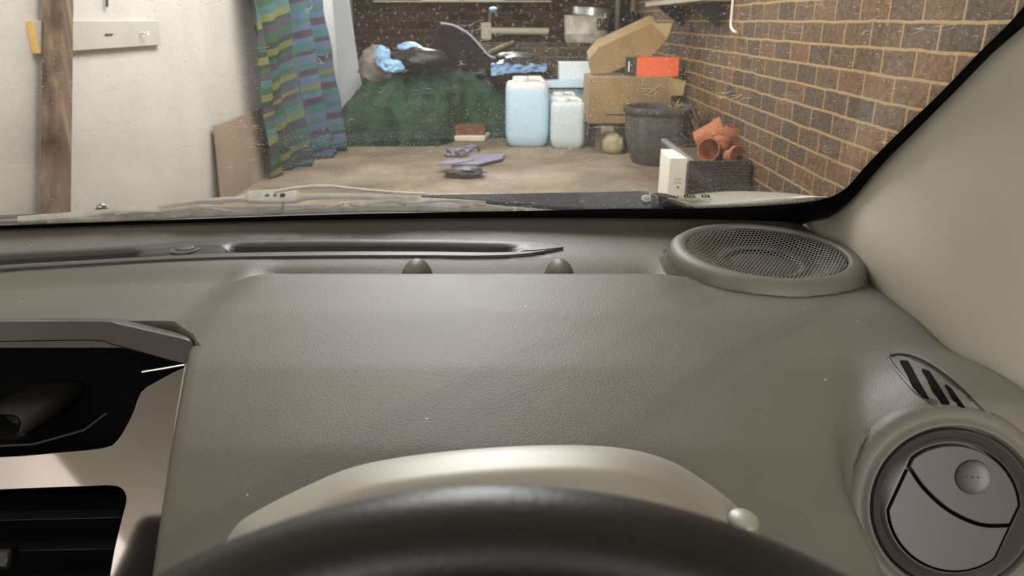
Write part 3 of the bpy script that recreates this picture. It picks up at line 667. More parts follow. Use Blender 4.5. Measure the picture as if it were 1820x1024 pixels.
def tuft(mb, c, n, h, spread, seed):
    rnd = random.Random(seed)
    for k in range(n):
        a = rnd.uniform(0, 6.28); s = rnd.uniform(.2, 1)*spread; hh = h*rnd.uniform(.45, 1); c0 = c+V((math.cos(a), math.sin(a), 0))*spread*.25*rnd.random()
        d = V((math.cos(a)*s, math.sin(a)*s, hh)); md = V((math.cos(a)*s*.3, math.sin(a)*s*.3, hh*.75))
        mb.tube([c0, c0+md, c0+d+V((0, 0, -hh*.15*rnd.random()))], [.006, .007, .002], 5)
dz = V(pot['org'])+V((rp*.35, 0, hp*.78)); mb = MB(); tuft(mb, dz, 12, .14, .09, 3); mb.build('dead_stems', M['straw'], pot, label='withered stems')
# crate with terracotta pots against right wall
cr0, cr1 = FL(1228, 352), V((XR-.02, 0, 0)); Ycr = P(1235, 260, 4.7).y
Yk0, Yk1 = 3.95, 4.72
x0k = P(1224, 310, Yk0+.05).x; x1k = XR-.03; zk = P(1320, 286, Yk0).z
ck = thing('planter_trough', ((x0k+x1k)/2, (Yk0+Yk1)/2, 0), 'black planter trough against the brick wall holding terracotta pots', 'planter')
mb = MB()
for (c, d) in ((((x0k+x1k)/2, Yk0, zk/2), (x1k-x0k, .025, zk)), (((x0k+x1k)/2, Yk1, zk/2), (x1k-x0k, .025, zk)), ((x0k, (Yk0+Yk1)/2, zk/2), (.025, Yk1-Yk0, zk)), ((x1k, (Yk0+Yk1)/2, zk/2), (.025, Yk1-Yk0, zk)), (((x0k+x1k)/2, (Yk0+Yk1)/2, .02), (x1k-x0k, Yk1-Yk0, .03))):
    mb.box(c, d)
mb.build('box', M['crate'], ck, smooth=False)
MB().box((x0k-.002, (Yk0+Yk1)/2, zk-.006), (.032, Yk1-Yk0, .02)).build('rim', M['grey_pipe'], ck, bevel=.003, label='grey top edge')
MB().box(((x0k+x1k)/2, (Yk0+Yk1)/2, zk*.72), (x1k-x0k-.03, Yk1-Yk0-.03, .05)).build('soil', M['soil'], ck, smooth=False)
def tpot(px, py, Y, r, h, tilt, label):
    c = P(px, py, Y); n = V(tilt).normalized(); Mx = Matrix.Translation(c) @ frame_to(n, V((.13, .99, .05)))
    MB().lathe([(.001, -h/2), (r*.66, -h/2), (r*.90, h*.22), (r*.92, h*.25), (r, h*.25), (r, h/2), (r*.9, h/2), (r*.86, h*.2), (r*.6, -h*.42), (.001, -h*.42)], Mx, 32).build('terracotta_pot', M['terracotta'], label=label, cat='plant pot', group='terracotta pots in the trough')
tpot(1262, 246, 4.5, .10, .17, (.9, -.2, .35), 'terracotta pot lying on its side at the back left of the trough')
tpot(1302, 254, 4.35, .058, .19, (.05, -.1, 1), 'upright terracotta pot at the right end of the trough')
tpot(1266, 268, 4.25, .066, .11, (-.6, -.75, .25), 'terracotta pot tipped towards the car at the front left of the trough')
tpot(1304, 278, 4.1, .055, .09, (.3, -.9, .2), 'terracotta pot on its side at the front right of the trough')
tpot(1284, 262, 4.32, .055, .11, (.2, .3, .9), 'small terracotta pot standing in the middle of the trough')
# dry plants
for px, py, Y, n, h, sp_, lab in ((1246, 255, 4.86, 90, .30, .12, 'withered brown plant between the charcoal pot and the trough'), (1300, 342, 3.75, 22, .12, .10, 'tangle of dry straw at the foot of the trough')):
    c = P(px, py, Y); c.z = 0 if Y < 5 else 0.0; mb = MB()
    tuft(mb, c, n, h if Y < 4.5 else P(1244, 178, Y).z, sp_, int(px)); mb.build('dry_plant', M['straw'] if Y < 4.5 else M['withered'], label=lab, cat='dry plant')
# tall white box in front of the trough
Yw = 3.62
w0, w1 = P(1190, 281, Yw), P(1222, 281, Yw)
wb = thing('white_carton', ((w0.x+w1.x)/2, Yw+.12, 0), 'narrow upright white carton in front of the black trough', 'box')
w2 = P(1175, 256, Yw+.27); hh = w0.z
mb = MB(); base = [V((w0.x, Yw, 0)), V((w1.x, Yw, 0)), V((w1.x-.015, Yw+.27, 0)), V((w2.x, Yw+.27, 0))]
mb.prism(base, (0, 0, hh)); mb.build('carton', M['white_box'], wb, bevel=.003)
d_ = P(1205, 333, Yw-.001); MB().lathe([(.001, 0), (.006, 0)], Matrix.Translation(d_) @ frame_to((0, -1, 0)), 12).build('printed_dot', M['mark'], wb)
mb = MB()
for yy in (318, 325): mb.box(P(1205, yy, Yw-.001), (.035, .001, .0025))
mb.build('printed_lines', M['grey_pipe'], wb, smooth=False)
# floor litter
pbox('brick', 806, 862, 223, 240, FL(835, 252).y+.02,   .12, M['lump'], 'reddish brown brick behind the white slab on the floor', 'brick', z0=0)
sl = [FL(800, 240), FL(868, 240), FL(872, 244), FL(862, 251), FL(808, 251)]
MB().prism([p+V((0, -.04, 0)) for p in sl], (0, 0, .05)).build('white_slab', M['slab'], bevel=.012, label='white flat slab lying on the floor before the brick', cat='slab')
for (px, py, rx, ry, rz_, sd, m_, nm, lab, ct) in (
    (812, 277, .085, .08, .04, 41, 'rag', 'grey_rag', 'crumpled grey rag on the floor below the white slab', 'rag'),
    (838, 268, .06, .06, .03, 44, 'rag', 'grey_rag', 'smaller grey rag just right of the crumpled one', 'rag')):
    mb = MB(); blob(mb, FL(px, py)+V((0, 0, rz_*.6)), (rx, ry, rz_), .5, 3, 3, sd, floor=.001); mb.build(nm, M[m_], label=lab, cat=ct)
c4 = [FL(802, 298), FL(845, 281), FL(898, 279), FL(893, 288), FL(850, 298)]
MB().prism([p+V((0, 0, .015)) for p in c4], (0, 0, .012)).build('lilac_board', M['lilac_board'], bevel=.004, label='flat lilac-grey panel lying on the floor', cat='panel')
MB().prism([FL(803, 300), FL(850, 300), FL(850, 292), FL(803, 292)], (0, 0, .014)).build('panel_batten', M['bracket'], smooth=False, label='dark batten under the lilac-grey panel', cat='batten')
mb = MB(); c5 = FL(825, 316); blob(mb, c5+V((0, .04, .03)), (.13, .10, .035), .3, 2.2, 3, 51, floor=.001); mb.build('dark_shoe', M['plastic_black'], label='dark flat shoe-like lump on the floor nearest the wipers', cat='shoe')
MB().prism([FL(808, 310)+V((0, 0, .065)), FL(775, 307)+V((0, 0, .05)), FL(800, 301)+V((0, 0, .06)), FL(845, 304)+V((0, 0, .07))], (0, 0, .01)).build('lilac_scrap', M['lilac_board'], bevel=.003, label='lilac-grey scrap lying over the dark shoe-like lump', cat='scrap')
# shelf on right wall
Ys0, Ys1 = PX(1303, 0, XR).y, 6.3
zs = P(1210, 10, Ys1-.3).z
shf = thing('wall_shelf', (XR-.12, (Ys0+Ys1)/2, zs), 'thin wooden shelf high on the brick wall', 'shelf')
sa, sb = P(1194, 12, 6.2), P(1305, -4, 4.6)
zs = sa.z
MB().prism([V((XR, 6.25, zs)), V((XR-.24, 6.25, zs)), V((XR-.2, 4.6, zs+.005)), V((XR, 4.6, zs+.005))], (0, 0, .03)).build('plank', M['shelf'], shf, bevel=.003)
bp_ = [PX(1228, 14, XR-.03), PX(1288, 2, XR-.03), PX(1236, 46, XR-.03)]
bp_ = [V((XR-.002, 6.0, zs)), V((XR-.2, 6.0, zs)), V((XR-.16, 6.0, zs-.03)), V((XR-.002, 6.0, zs-.14))]
MB().prism(bp_, (0, -.03, 0)).build('bracket', M['bracket'], shf, smooth=False)
bp_ = [p+V((0, -1.05, 0)) for p in bp_]; MB().prism(bp_, (0, -.03, 0)).build('bracket', M['bracket'], shf, smooth=False)
wq = [PX(1302, -30, XR-.05), PX(1301, 20, XR-.05), PX(1299, 45, XR-.05), PX(1303, 54, XR-.05), PX(1308, 57, XR-.05)]
wq[0] = V((wq[0].x, wq[1].y, zs+.01))
MB().tube(spline(wq, 16), .007, 8).build('hanging_wire', M['wire'], label='bent white wire hanging from the wall shelf', cat='wire')

# ================================================================== CAR
# ---------------------------------------------------------------- windscreen
gl_out = glass_mat('windscreen_dirty', True)
def wpt(X, Y, off=0): return V((X, Y, ws_z(X, Y))) + WN*off
ws = thing('windscreen', (0, 1.02, ZB), 'dusty raked car windscreen with a black border', 'windscreen')
mb = MB()
gr = [[[wpt(-1.15 + 1.62*i/40, Yb(-1.15 + 1.62*i/40)+.01-.93*j/24, off) for i in range(41)] for j in range(25)] for off in (0, .004)]
for g_ in gr: mb.grid(g_)
mb.grid([gr[0][0], gr[1][0]]); mb.grid([gr[0][-1], gr[1][-1]]); mb.grid([[r[0] for r in gr[0]], [r[0] for r in gr[1]]]); mb.grid([[r[-1] for r in gr[0]], [r[-1] for r in gr[1]]])
mb.build('glass', gl_out, ws)
inner = [(-430, 436), (-160, 412), (0, 401), (300, 391), (600, 381), (900, 375.5), (1100, 371), (1230, 370.5), (1350, 366), (1430, 360), (1465, 353), (1487, 345), (1510, 328), (1543, 290), (1600, 233), (1672, 164), (1740, 93), (1793, 41), (1820, 10), (1900, -75), (2050, -230)]
outer = [(-430, 466), (-160, 440), (0, 430), (300, 420), (600, 410), (900, 408), (1100, 408), (1230, 408), (1350, 406), (1405, 402), (1440, 394), (1475, 385), (1518, 350), (1568, 292), (1628, 232), (1700, 160), (1767, 92), (1822, 45), (1850, 15), (1935, -75), (2090, -230)]
ri = resample([WS(*p, -.0015) for p in inner], 120) if False else [WS(*p, -.0015) for p in inner]
def densify(px, n=4):
    q = spline([V((a, b, 0)) for a, b in px], (len(px)-1)*n+1); return [(p.x, p.y) for p in q]
di, do = densify(inner), densify(outer)
MB().grid([[WS(*p, -.0012) for p in di], [WS((p[0]+q_[0])/2, (p[1]+q_[1])/2, -.0012) for p, q_ in zip(di, do)], [WS(*p, -.0012) for p in do]]).build('black_border', M['frit'], ws, solid=.001)
# printed maker's marks in the lower corner of the glass
mb = MB()
def gmark(x0, y0, x1, y1, sk=2.0):
    mb.prism([WS(x0, y0, -.0008), WS(x1, y0, -.0008), WS(x1+sk, y1, -.0008), WS(x0+sk, y1, -.0008)], WN*-.0002)
gmark(1194, 348.2, 1200, 349.2); gmark(1195, 350.2, 1200.5, 351.0); gmark(1196, 351.6, 1202, 352.4); gmark(1202.5, 348, 1204, 352, 1); gmark(1204, 348, 1206, 349)
for a, b in ((1215, 1219), (1220, 1223), (1224.5, 1229), (1230, 1235)):
    gmark(a, 347.2, b, 348.2); gmark(a+1, 350.2, b+1.5, 351.2); gmark(a+.3, 348.2, a+2, 350.4); gmark(a+2.6, 348.6, a+3.4, 350.4, .8)
for (a, b, c, d) in ((1246, 346, 1260, 347), (1248, 350, 1262, 351), (1246.4, 347, 1249, 350), (1258, 347, 1260.4, 350), (1251, 348.2, 1257, 349)): gmark(a, b, c, d, 1)
rnd = random.Random(3)
for (y, xs, xe) in ((353.2, 1201, 1245), (355.3, 1210, 1246), (357.4, 1219, 1250), (358.6, 1226, 1262)):
    x = xs
    while x < xe:
        w = rnd.uniform(1.5, 4); gmark(x, y, min(xe, x+w), y+.55, .6); x += w+rnd.uniform(.6, 1.6)
mb.tube([WS(1252+4*math.cos(k*.7), 355+1.3*math.sin(k*.7), -.0009) for k in range(10)], .0002, 4)
mb.tube([WS(1263+3.2*math.cos(k*.7), 355+1.3*math.sin(k*.7), -.0009) for k in range(10)], .0002, 4)
mb.build('glass_marking', M['mark'], ws, smooth=False, label='small dark printed symbols')

# ---------------------------------------------------------------- outside the glass: cowl, wing, wipers
ro = []
for (o1_, dz_) in ((.008, -.018), (.03, -.022), (.07, -.020), (.14, -.022), (.20, -.026), (.22, -.05), (.3, -.2)):
    ro.append([V((X, Yb(X)+o1_, ZB+dz_)) for X in [-1.15+i*.05 for i in range(34)]])
MB().grid(ro).build('car_cowl', M['cowl'], solid=.004, label='dark grey plastic cowl below the windscreen outside', cat='car panel')
top = [(1187, 352.5), (1215, 348), (1260, 342.5), (1310, 339.5), (1380, 341.5), (1430, 346), (1470, 350.5)]
bot = [(1190, 356), (1225, 366), (1242, 369.5), (1300, 367), (1370, 363), (1430, 360), (1469, 353.5)]
tq, bq = densify(top, 6), densify(bot, 6); rows = []
for k in range(11):
    f = k/10; r = []
    for t_, b_ in zip(tq, bq):
        base = WS(b_[0], b_[1], .010); px_, py_ = b_[0]+(t_[0]-b_[0])*f, b_[1]+(t_[1]-b_[1])*f
        r.append(PZ(px_, py_, base.z + .010*math.sin(f*1.6)))
    rows.append(r)
MB().grid([[p+V((0, .05, -.012)) for p in rows[0]]]+rows+[[p+V((0, .03, -.012)) for p in rows[-1]], [p+V((0, .06, -.02)) for p in rows[-1]]]).build('front_wing', M['white_paint'], angle=180, label='white painted wing corner of the car outside the glass', cat='car wing')
mb = MB(); q = densify([(1236, 371.5), (1300, 369), (1370, 365.5), (1420, 362), (1466, 356)], 20)
mb.tube([WS(x, y, .004) for x, y in q], [.0042+(.0007 if i % 2 else 0) for i in range(len(q))], 8); mb.build('ribbed_seal', M['seal'], label='ribbed grey rubber seal along the edge of the white wing', cat='seal')
mb = MB().prism([WS(*p, .055) for p in [(1140, 352), (1166, 349), (1184, 350.5), (1196, 354), (1222, 363), (1246, 373), (1246, 386), (1140, 386)]], WN*.006); mb.build('cowl_corner', M['grey_plastic'], bevel=.001, label='grey plastic corner cover beside the wiper pivot', cat='cover')

def strip(px_top, px_bot, off, th, nm, m, par, bevel=.0008, n=5, label=None):
    """flat bar between an upper and a lower outline, lying parallel to the glass"""
    a, b = densify(px_top, n), densify(px_bot, n)
    mb = MB(); k = max(len(a), len(b))
    tn_ = V((0, -.5, .866)); bq_ = [(p.x, p.y) for p in resample([V((x, y, 0)) for x, y in b], k)]; aq_ = [(p.x, p.y) for p in resample([V((x, y, 0)) for x, y in a], k)]
    dn = [WS(*p, off) for p in bq_]; up = []
    for p, q_ in zip(aq_, dn):
        r = ray(*p); up.append(CAM + r*((q_-CAM).dot(tn_)/r.dot(tn_)))
    rws = [up, dn, [p-tn_*th for p in dn], [p-tn_*th for p in up]]
    mb.grid(rws+[rws[0]])
    for e in (0, k-1): mb.add([r[e] for r in rws], [(0, 1, 2, 3)])
    return mb.build(nm, m, par, bevel=bevel, label=label)
wp = thing('wiper', WS(1149, 352, .02), 'wiper with a slate grey arm and pale dusty blade at the glass base', 'wiper')
arm = strip([(748, 345), (900, 343), (1050, 340.5), (1135, 338.5), (1158, 341), (1170, 349)], [(748, 349.5), (880, 358), (1030, 370), (1120, 371), (1158, 370.5), (1172, 361)], .030, .008, 'arm', M['arm'], wp, .0015)
r_ = ray(1149, 353); bb = WS(1149, 370.6, .030); t_ = (bb-CAM).dot(V((0, -.5, .866)))/r_.dot(V((0, -.5, .866))); rv = CAM + r_*(t_-.0012)
MB().lathe([(.0005, .0032), (.0035, .003), (.0042, .0012), (.0075, .0010), (.008, 0)], Matrix.Translation(rv) @ frame_to((0, -.5, .866), V((1, 0, 0))), 28).build('pivot_rivet', M['dusty'], arm)
MB().tube([WS(760, 345.5, .028), WS(690, 342, .028), WS(640, 337, .028), WS(590, 331.5, .028), WS(560, 331, .028), WS(520, 335, .028), WS(488, 341, .026)], .0042, 10, flat=.5).build('arm_rod', M['dusty'], wp)
yk = strip([(255, 365), (324, 356.5), (392, 350), (430, 347.5), (447, 338.5), (521, 337), (533, 344.5), (600, 343), (660, 344.5), (724, 349)],
           [(257, 374), (324, 361), (392, 355.5), (432, 354), (440, 357), (524, 357), (540, 351.5), (600, 349), (680, 352), (722, 361)], .020, .006, 'yoke', M['dusty'], wp, .001)
for px, r in ((474.5, 4), (488.5, 3.6), (502, 5.2)):
    c = WS(px, 346, .0245); rr = r*.97/F
    r_ = ray(px, 346.5); bb = WS(px, 355, .020); t_ = (bb-CAM).dot(V((0, -.5, .866)))/r_.dot(V((0, -.5, .866))); c = CAM + r_*(t_-.0012)
    MB().lathe([(.0005, .0004), (rr*.8, .0004), (rr, 0), (rr, -.001)], Matrix.Translation(c) @ frame_to((0, -.5, .866), V((1, 0, 0))), 18).build('connector_hole', M['bracket'] if px > 500 else M['grey_plastic'], yk)
strip([(30, 384), (120, 377), (200, 370), (255, 365), (275, 366), (300, 365.5), (350, 364), (386, 365)], [(30, 393), (120, 388), (150, 386), (200, 376), (255, 374), (285, 375.5), (352, 367.5), (384, 376)], .014, .005, 'lever', M['dusty'], wp, .001)
strip([(602, 358), (625, 357), (690, 353), (726, 349.5), (790, 352.5), (838, 355), (864, 357)], [(606, 368), (622, 367), (690, 357), (728, 360), (790, 355.5), (840, 361), (860, 366.5)], .014, .005, 'lever', M['dusty'], wp, .001)
for pts in ([(372, 371), (400, 374), (428, 379)], [(205, 381), (240, 376), (290, 377)], [(555, 375), (585, 367), (610, 363)], [(622, 363), (650, 367), (668, 374)], [(850, 362), (880, 367), (915, 372)], [(792, 373), (815, 366), (842, 362)]):
    MB().tube([WS(*p, .010) for p in pts], .0016, 6).build('claw', M['dusty'], wp)
MB().tube([WS(503, 357, .014), WS(503, 366, .012), WS(500, 374, .009)], .002, 6).build('spring_clip', M['dusty'], wp)
MB().tube([WS(*p, .005) for p in densify([(85, 395), (238, 388), (341, 381.5), (426, 378.5), (613, 372.5), (760, 371.5), (932, 374)], 6)], .0036, 8, flat=1.2).build('rubber_blade', M['rubber'], wp)
for px, py in ((310, 383), (428, 378.5), (555, 375), (668, 372), (793, 371.5), (915, 373)):
    c = WS(px, py, .0055); MB().box(c, (.006, .007, .007), (math.radians(-30), 0, 0)).build('clip', M['dusty'], wp, bevel=.001)
w2 = thing('wiper', WS(-40, 388, .02), 'far end of the passenger side wiper at the left edge of the glass', 'wiper')
strip([(-120, 388), (0, 384), (45, 379.5), (118, 383)], [(-120, 394), (0, 390), (45, 390), (112, 388)], .030, .006, 'arm', M['grey_plastic'], w2, .001)
MB().tube([WS(*p, .020) for p in [(-130, 399), (0, 394), (60, 391)]], .003, 8).build('rubber_blade', M['rubber'], w2)
c = WS(180, 368, .045); nz = thing('washer_nozzle', c, 'small round bright washer jet beyond the wiper', 'washer jet')
mb = MB(); blob(mb, c, (.007, .007, .0055), 0, 1, 2); mb.build('dome', M['chrome'], nz)
MB().lathe([(.001, .0), (.009, 0), (.009, .003), (.006, .004)], Matrix.Translation(c-V((0, 0, .006))), 18).build('foot', M['bracket'], nz)

# ---------------------------------------------------------------- dashboard
db = thing('dashboard', (0, .9, HC-.5), 'grey grained car dashboard below the windscreen', 'dashboard')
def xl(Y): return -.2885 + (.635-Y)*.2644
S_ROWS = [-.02, .001, .005, .01, .014, .018, .022, .026, .03, .034, .04, .05, .056, .062, .068, .074, .08, .086, .092, .098, .104, .11, .116, .122, .128, .135]
FIX = [.836, .830, .822, .815, .812, .810, .808, .806, .804, .802, .80, .797, .793, .79, .785, .78, .77, .76, .75, .74, .73, .72, .71, .70, .69, .68, .67, .66, .65, .64, .635]
tops = [(-420, 497), (-160, 467), (0, 450), (130, 443), (255, 436), (330, 430), (420, 426), (600, 424.5), (760, 425.5), (900, 429), (960, 431.5), (992, 435), (1001, 439)]
bots = [(-420, 523), (-160, 496), (0, 479), (130, 471), (255, 463.5), (330, 460), (420, 457), (600, 454.5), (760, 454.5), (850, 455), (920, 452.5), (975, 446), (1001, 441)]
dt = [hit(x, y, .0022) for x, y in densify(tops, 12)]; dbt = [hit(x, y, .0022) for x, y in densify(bots, 12)]
tpx = [x for x, y in densify(tops, 12)]
ns_ = len(dt)
def slotmask(px): return max(sm((252-px)/22), sm((px-398)/30)*sm((958-px)/60))
tabT = [(p.x, p.y) for p in dt]; tabB = [(p.x, p.y) for p in dbt]; tabM = [(p.x, slotmask(q)) for p, q in zip(dt, tpx)]
def pad_z(x, y):
    z = dash_z(x, y)
    if tabT[0][0] < x < tabT[-1][0]:
        a, b = interp(tabT, x), interp(tabB, x)
        if a-b > .028:
            u = (a-y)/(a-b)
            if .2 < u < .9: z -= .045
    if math.hypot(x-.297, y-.855) < .106: z -= .05
    return z
rows = []
XS = [-1.15 + i*.0085 for i in range(184)]; XS[-1] = .4135; XS = [x for x in XS if x <= .4135]
def yrows(X):
    ys = [Yb(X)-s for s in S_ROWS]; y0 = ys[-1]
    ym = interp([(-.335, .70), (-.30, .66), (-.285, .635)], X)
    return ys + [y0+(.84-y0)*k/6 for k in range(1, 6)] + [max(y, ym) for y in FIX]
cols = [yrows(x) for x in XS]
for j in range(len(cols[0])):
    rows.append([V((x, cols[i][j], pad_z(x, cols[i][j]))) for i, x in enumerate(XS)])
mb = MB(); mb.grid(rows)
# drop of the front face left of the pad (behind the console) and right end cap
left = [p for p in rows[-1] if p.x < xl(.635)+.009]
mb.grid([left, [p+V((0, -.002, -.004)) for p in left], [p+V((0, .01, -.45)) for p in left]])
prow = []; n = 110; YY = [.635-.0072*k for k in range(52)]
for Y in YY:
    r = []
    for (dx, dz_) in ((-.008, -.30), (-.007, -.05), (-.006, -.006), (-.003, -.0016)):
        r.append(V((xl(Y)+dx, Y, dash_z(xl(Y), Y)+dz_)))
    for i in range(n+1):
        x = xl(Y) + (.4135-xl(Y))*i/n; r.append(V((x, Y, dash_z(x, Y))))
    prow.append(r)
last = prow[-1]
mb.grid(prow + [[p+V((0, -.004, -.02)) for p in last], [p+V((0, 0, -.25)) for p in last]])
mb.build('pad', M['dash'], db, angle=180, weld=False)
# nubs in the tray
for px, sx in ((743, .019), (993, .0185)):
    c = hit(px, 486); rows = []
    cx, cy = c.x, .836
    for j in range(9):
        a = j/8*math.pi/2
        rows.append([V((cx + sx*math.cos(a)*math.cos(t)*(1.0), cy + .03*math.cos(a)*math.sin(t), HC-.287 + .0275*math.sin(a))) for t in [2*math.pi*k/28 for k in range(28)]])
    MB().grid(rows, True).build('locating_nub', M['dash'], db)
# defroster strip
SEC = [(0, -.002), (.0, .0006), (.10, .0012), (.22, .0008), (.32, -.003), (.42, -.012), (.60, -.022), (.75, -.022), (.78, .0004), (.9, .0012), (1, .0006), (1.0, -.003)]
rows = []
for (u, dz_) in SEC:
    r = []
    for i in range(ns_):
        p = dt[i].lerp(dbt[i], u); k = slotmask(tpx[i]); zz = dz_
        if .3 < u < .77: zz = .0012 + (dz_-.0012)*k*(1 if k > 0 else 1)
        r.append(p+V((0, 0, zz)))
    rows.append(r)
mb = MB().grid(rows[:5]); mb.grid(rows[4:9], mi=1); mb.grid(rows[8:])
ds = mb.build('defroster_strip', [M['dash_dark'], M['trough']], db, angle=35, label='darker strip with two long slots')
for rng in ((-40, 250), (425, 905)):
    mb = MB(); mc = MB()
    xs = [rng[0]+k*27.5 for k in range(int((rng[1]-rng[0])/27.5)+1)]
    idx = [i for i in range(ns_) if rng[0] <= tpx[i] <= rng[1]]
    for i0, i1 in zip(idx, idx[1:]):
        for (u0, z0, u1, z1) in ((.70, -.0035, .765, -.0015),):
            mb.add([dt[i0].lerp(dbt[i0], u0)+V((0, 0, z0)), dt[i1].lerp(dbt[i1], u0)+V((0, 0, z0)), dt[i1].lerp(dbt[i1], u1)+V((0, 0, z1)), dt[i0].lerp(dbt[i0], u1)+V((0, 0, z1))], [(0, 1, 2, 3)])
    mb.build('slot', M['black'], ds, solid=.0008, smooth=False, label='black air slot')
    for x in xs:
        i = min(range(ns_), key=lambda k: abs(tpx[k]-x))
        a, b_ = dt[i].lerp(dbt[i], .69)+V((0, 0, -.0025)), dt[i].lerp(dbt[i], .775)+V((0, 0, .0002)); mc.tube([a, b_], .0007, 5)
    mc.tube([dt[i].lerp(dbt[i], .775)+V((0, 0, -.0002)) for i in idx], .0006, 5)
    mc.build('slot_ribs', M['dash_dark'], ds, smooth=False)
# light sensor dome
c = hit(330, 443, .0025); T = Matrix.Translation(c)
MB().lathe([(.0, .0030), (.006, .0028), (.0105, .0020), (.0120, .0002), (.0128, .0012), (.0185, .0010), (.0190, .0004), (.0205, .0008), (.021, -.003)], T, 40).build('light_sensor', M['dash_dark'], ds)
# speaker
sc_ = V((.297, .855, HC-.262)); sn = V((.02, -.05, 1)).normalized(); SM = Matrix.Translation(sc_) @ frame_to(sn, V((0, 1, 0)))
sp = MB().lathe([(.119, -.022), (.1175, -.014), (.114, -.009), (.1135, -.006), (.1125, -.003), (.110, .004), (.104, .0085), (.098, .0098), (.0935, .0095), (.0915, .008), (.0905, .0045)], SM, 96).build('speaker_pod', M['dash'], db)
pitch = .0045; rg = .0905; mb = MB()
def gz(r):
    t = r/rg; return .0065 - .0125*sm((1-t)/.42) - .0035*sm((.52-t)/.10)
nq = int(rg/pitch)+2
for a in range(-nq, nq+1):
    for b_ in range(-nq*2, nq*2+1):
        cx = pitch*(a*1.0 + (b_ % 2)*.5); cy = pitch*.866*b_
        if math.hypot(cx, cy) > rg-.0005: continue
        vo, vi = [], []
        for k in range(6):
            an = math.radians(60*k+30); x, y = cx+pitch*.5774*math.cos(an), cy+pitch*.5774*math.sin(an); vo.append(SM @ V((x, y, gz(math.hypot(x, y)))))
            x, y = cx+pitch*.41*math.cos(an), cy+pitch*.41*math.sin(an); vi.append(SM @ V((x, y, gz(math.hypot(x, y)))))
        mb.add(vo+vi, [(k, (k+1) % 6, 6+(k+1) % 6, 6+k) for k in range(6)])
mb.build('grille', M['dash'], sp, weld=True, solid=.0006, angle=60)
MB().lathe([(.090, .003), (.089, -.012), (.03, -.016), (.001, -.012)], SM, 48).build('cone', M['black'], sp)
# side demister: lens-shaped insert with three slanted slots
lens_t = [(1581, 631), (1597, 629), (1625, 634), (1660, 651), (1700, 681), (1735, 714), (1768, 750)]
lens_b = [(1581, 633), (1584, 644), (1600, 668), (1630, 700), (1668, 722), (1710, 738), (1768, 752)]
lt, lb = [hit(x, y, .0012) for x, y in densify(lens_t, 5)], [hit(x, y, .0012) for x, y in densify(lens_b, 5)]
rows = [[a.lerp(b_, k/6)+V((0, 0, -.0015*math.sin(k/6*math.pi))) for a, b_ in zip(lt, lb)] for k in range(7)]
dm = MB().grid(rows).build('side_demister', M['dash_dark'], db, solid=.003)
MB().tube([p+V((0, 0, .0008)) for p in lt], .0011, 6).build('rim', M['dash'], dm)
for poly in ([(1600, 640), (1614, 641), (1634, 678), (1651, 707), (1640, 704), (1622, 683)], [(1639, 655), (1652, 659), (1672, 690), (1688, 716), (1675, 715), (1658, 692)], [(1680, 682), (1690, 689), (1708, 714), (1718, 727), (1709, 724), (1694, 706)]):
    MB().prism([hit(x, y, .0024) for x, y in poly], (0, 0, -.002)).build('slot', M['black'], dm, smooth=False)
# round air vent in its pod
DV = .58
vc = PD(1693, 902, DV); fwd = V((0, CP, -SP)); vn = (-fwd + V((-.06, 0, .0))).normalized(); VM = Matrix.Translation(vc) @ frame_to(vn)
k_ = DV/F
pod = MB().lathe([(.062, -.16), (.067, -.11), (.072, -.07), (.0775, -.035), (.0805, -.012), (.0785, -.004), (.0755, .0), (.0700, .001), (.0668, .0015), (.0655, .0035), (.0635, .0038), (.0622, .002), (.0615, -.006)], VM, 96).build('vent_pod', M['dash'], db, angle=50)
VB = M['vent']
MB().lathe([(.0625, -.01), (.0600, -.009)], VM, 96).build('shadow_gap', M['black'], pod)
bez = MB().lathe([(.0608, -.008), (.0606, .000), (.0595, .0018), (.057, .0008), (.052, -.0035), (.0495, -.0045)], VM, 96).build('bezel', VB, pod)
# inner outline: circle cut on two sides along axis u
ua = math.radians(157); ux = V((math.cos(ua), math.sin(ua)))
def cutpoly(R, cut, n=96):
    out = []
    for i in range(n):
        t = 2*math.pi*i/n; p = V((R*math.cos(t), R*math.sin(t))); d = p.dot(ux)
        if abs(d) > cut: p = p - ux*(d - math.copysign(cut, d))
        out.append(p)
    return out
ro = [VM @ V((.0535*math.cos(2*math.pi*i/96), .0535*math.sin(2*math.pi*i/96), -.0025)) for i in range(96)]
i1 = [VM @ V((p.x, p.y, .0005)) for p in cutpoly(.0508, .0455)]; i2 = [VM @ V((p.x, p.y, .0005)) for p in cutpoly(.0497, .0444)]; i3 = [VM @ V((p.x, p.y, -.010)) for p in cutpoly(.0490, .0437)]
MB().grid([ro, i1, i2, i3], True).build('inner_ring', VB, pod, angle=50)
MB().add([VM @ V((p.x, p.y, -.009)) for p in cutpoly(.0495, .0442)], [list(range(96))]).build('cavity', M['black'], pod)
cpo = cutpoly(.0475, .0422, 192)
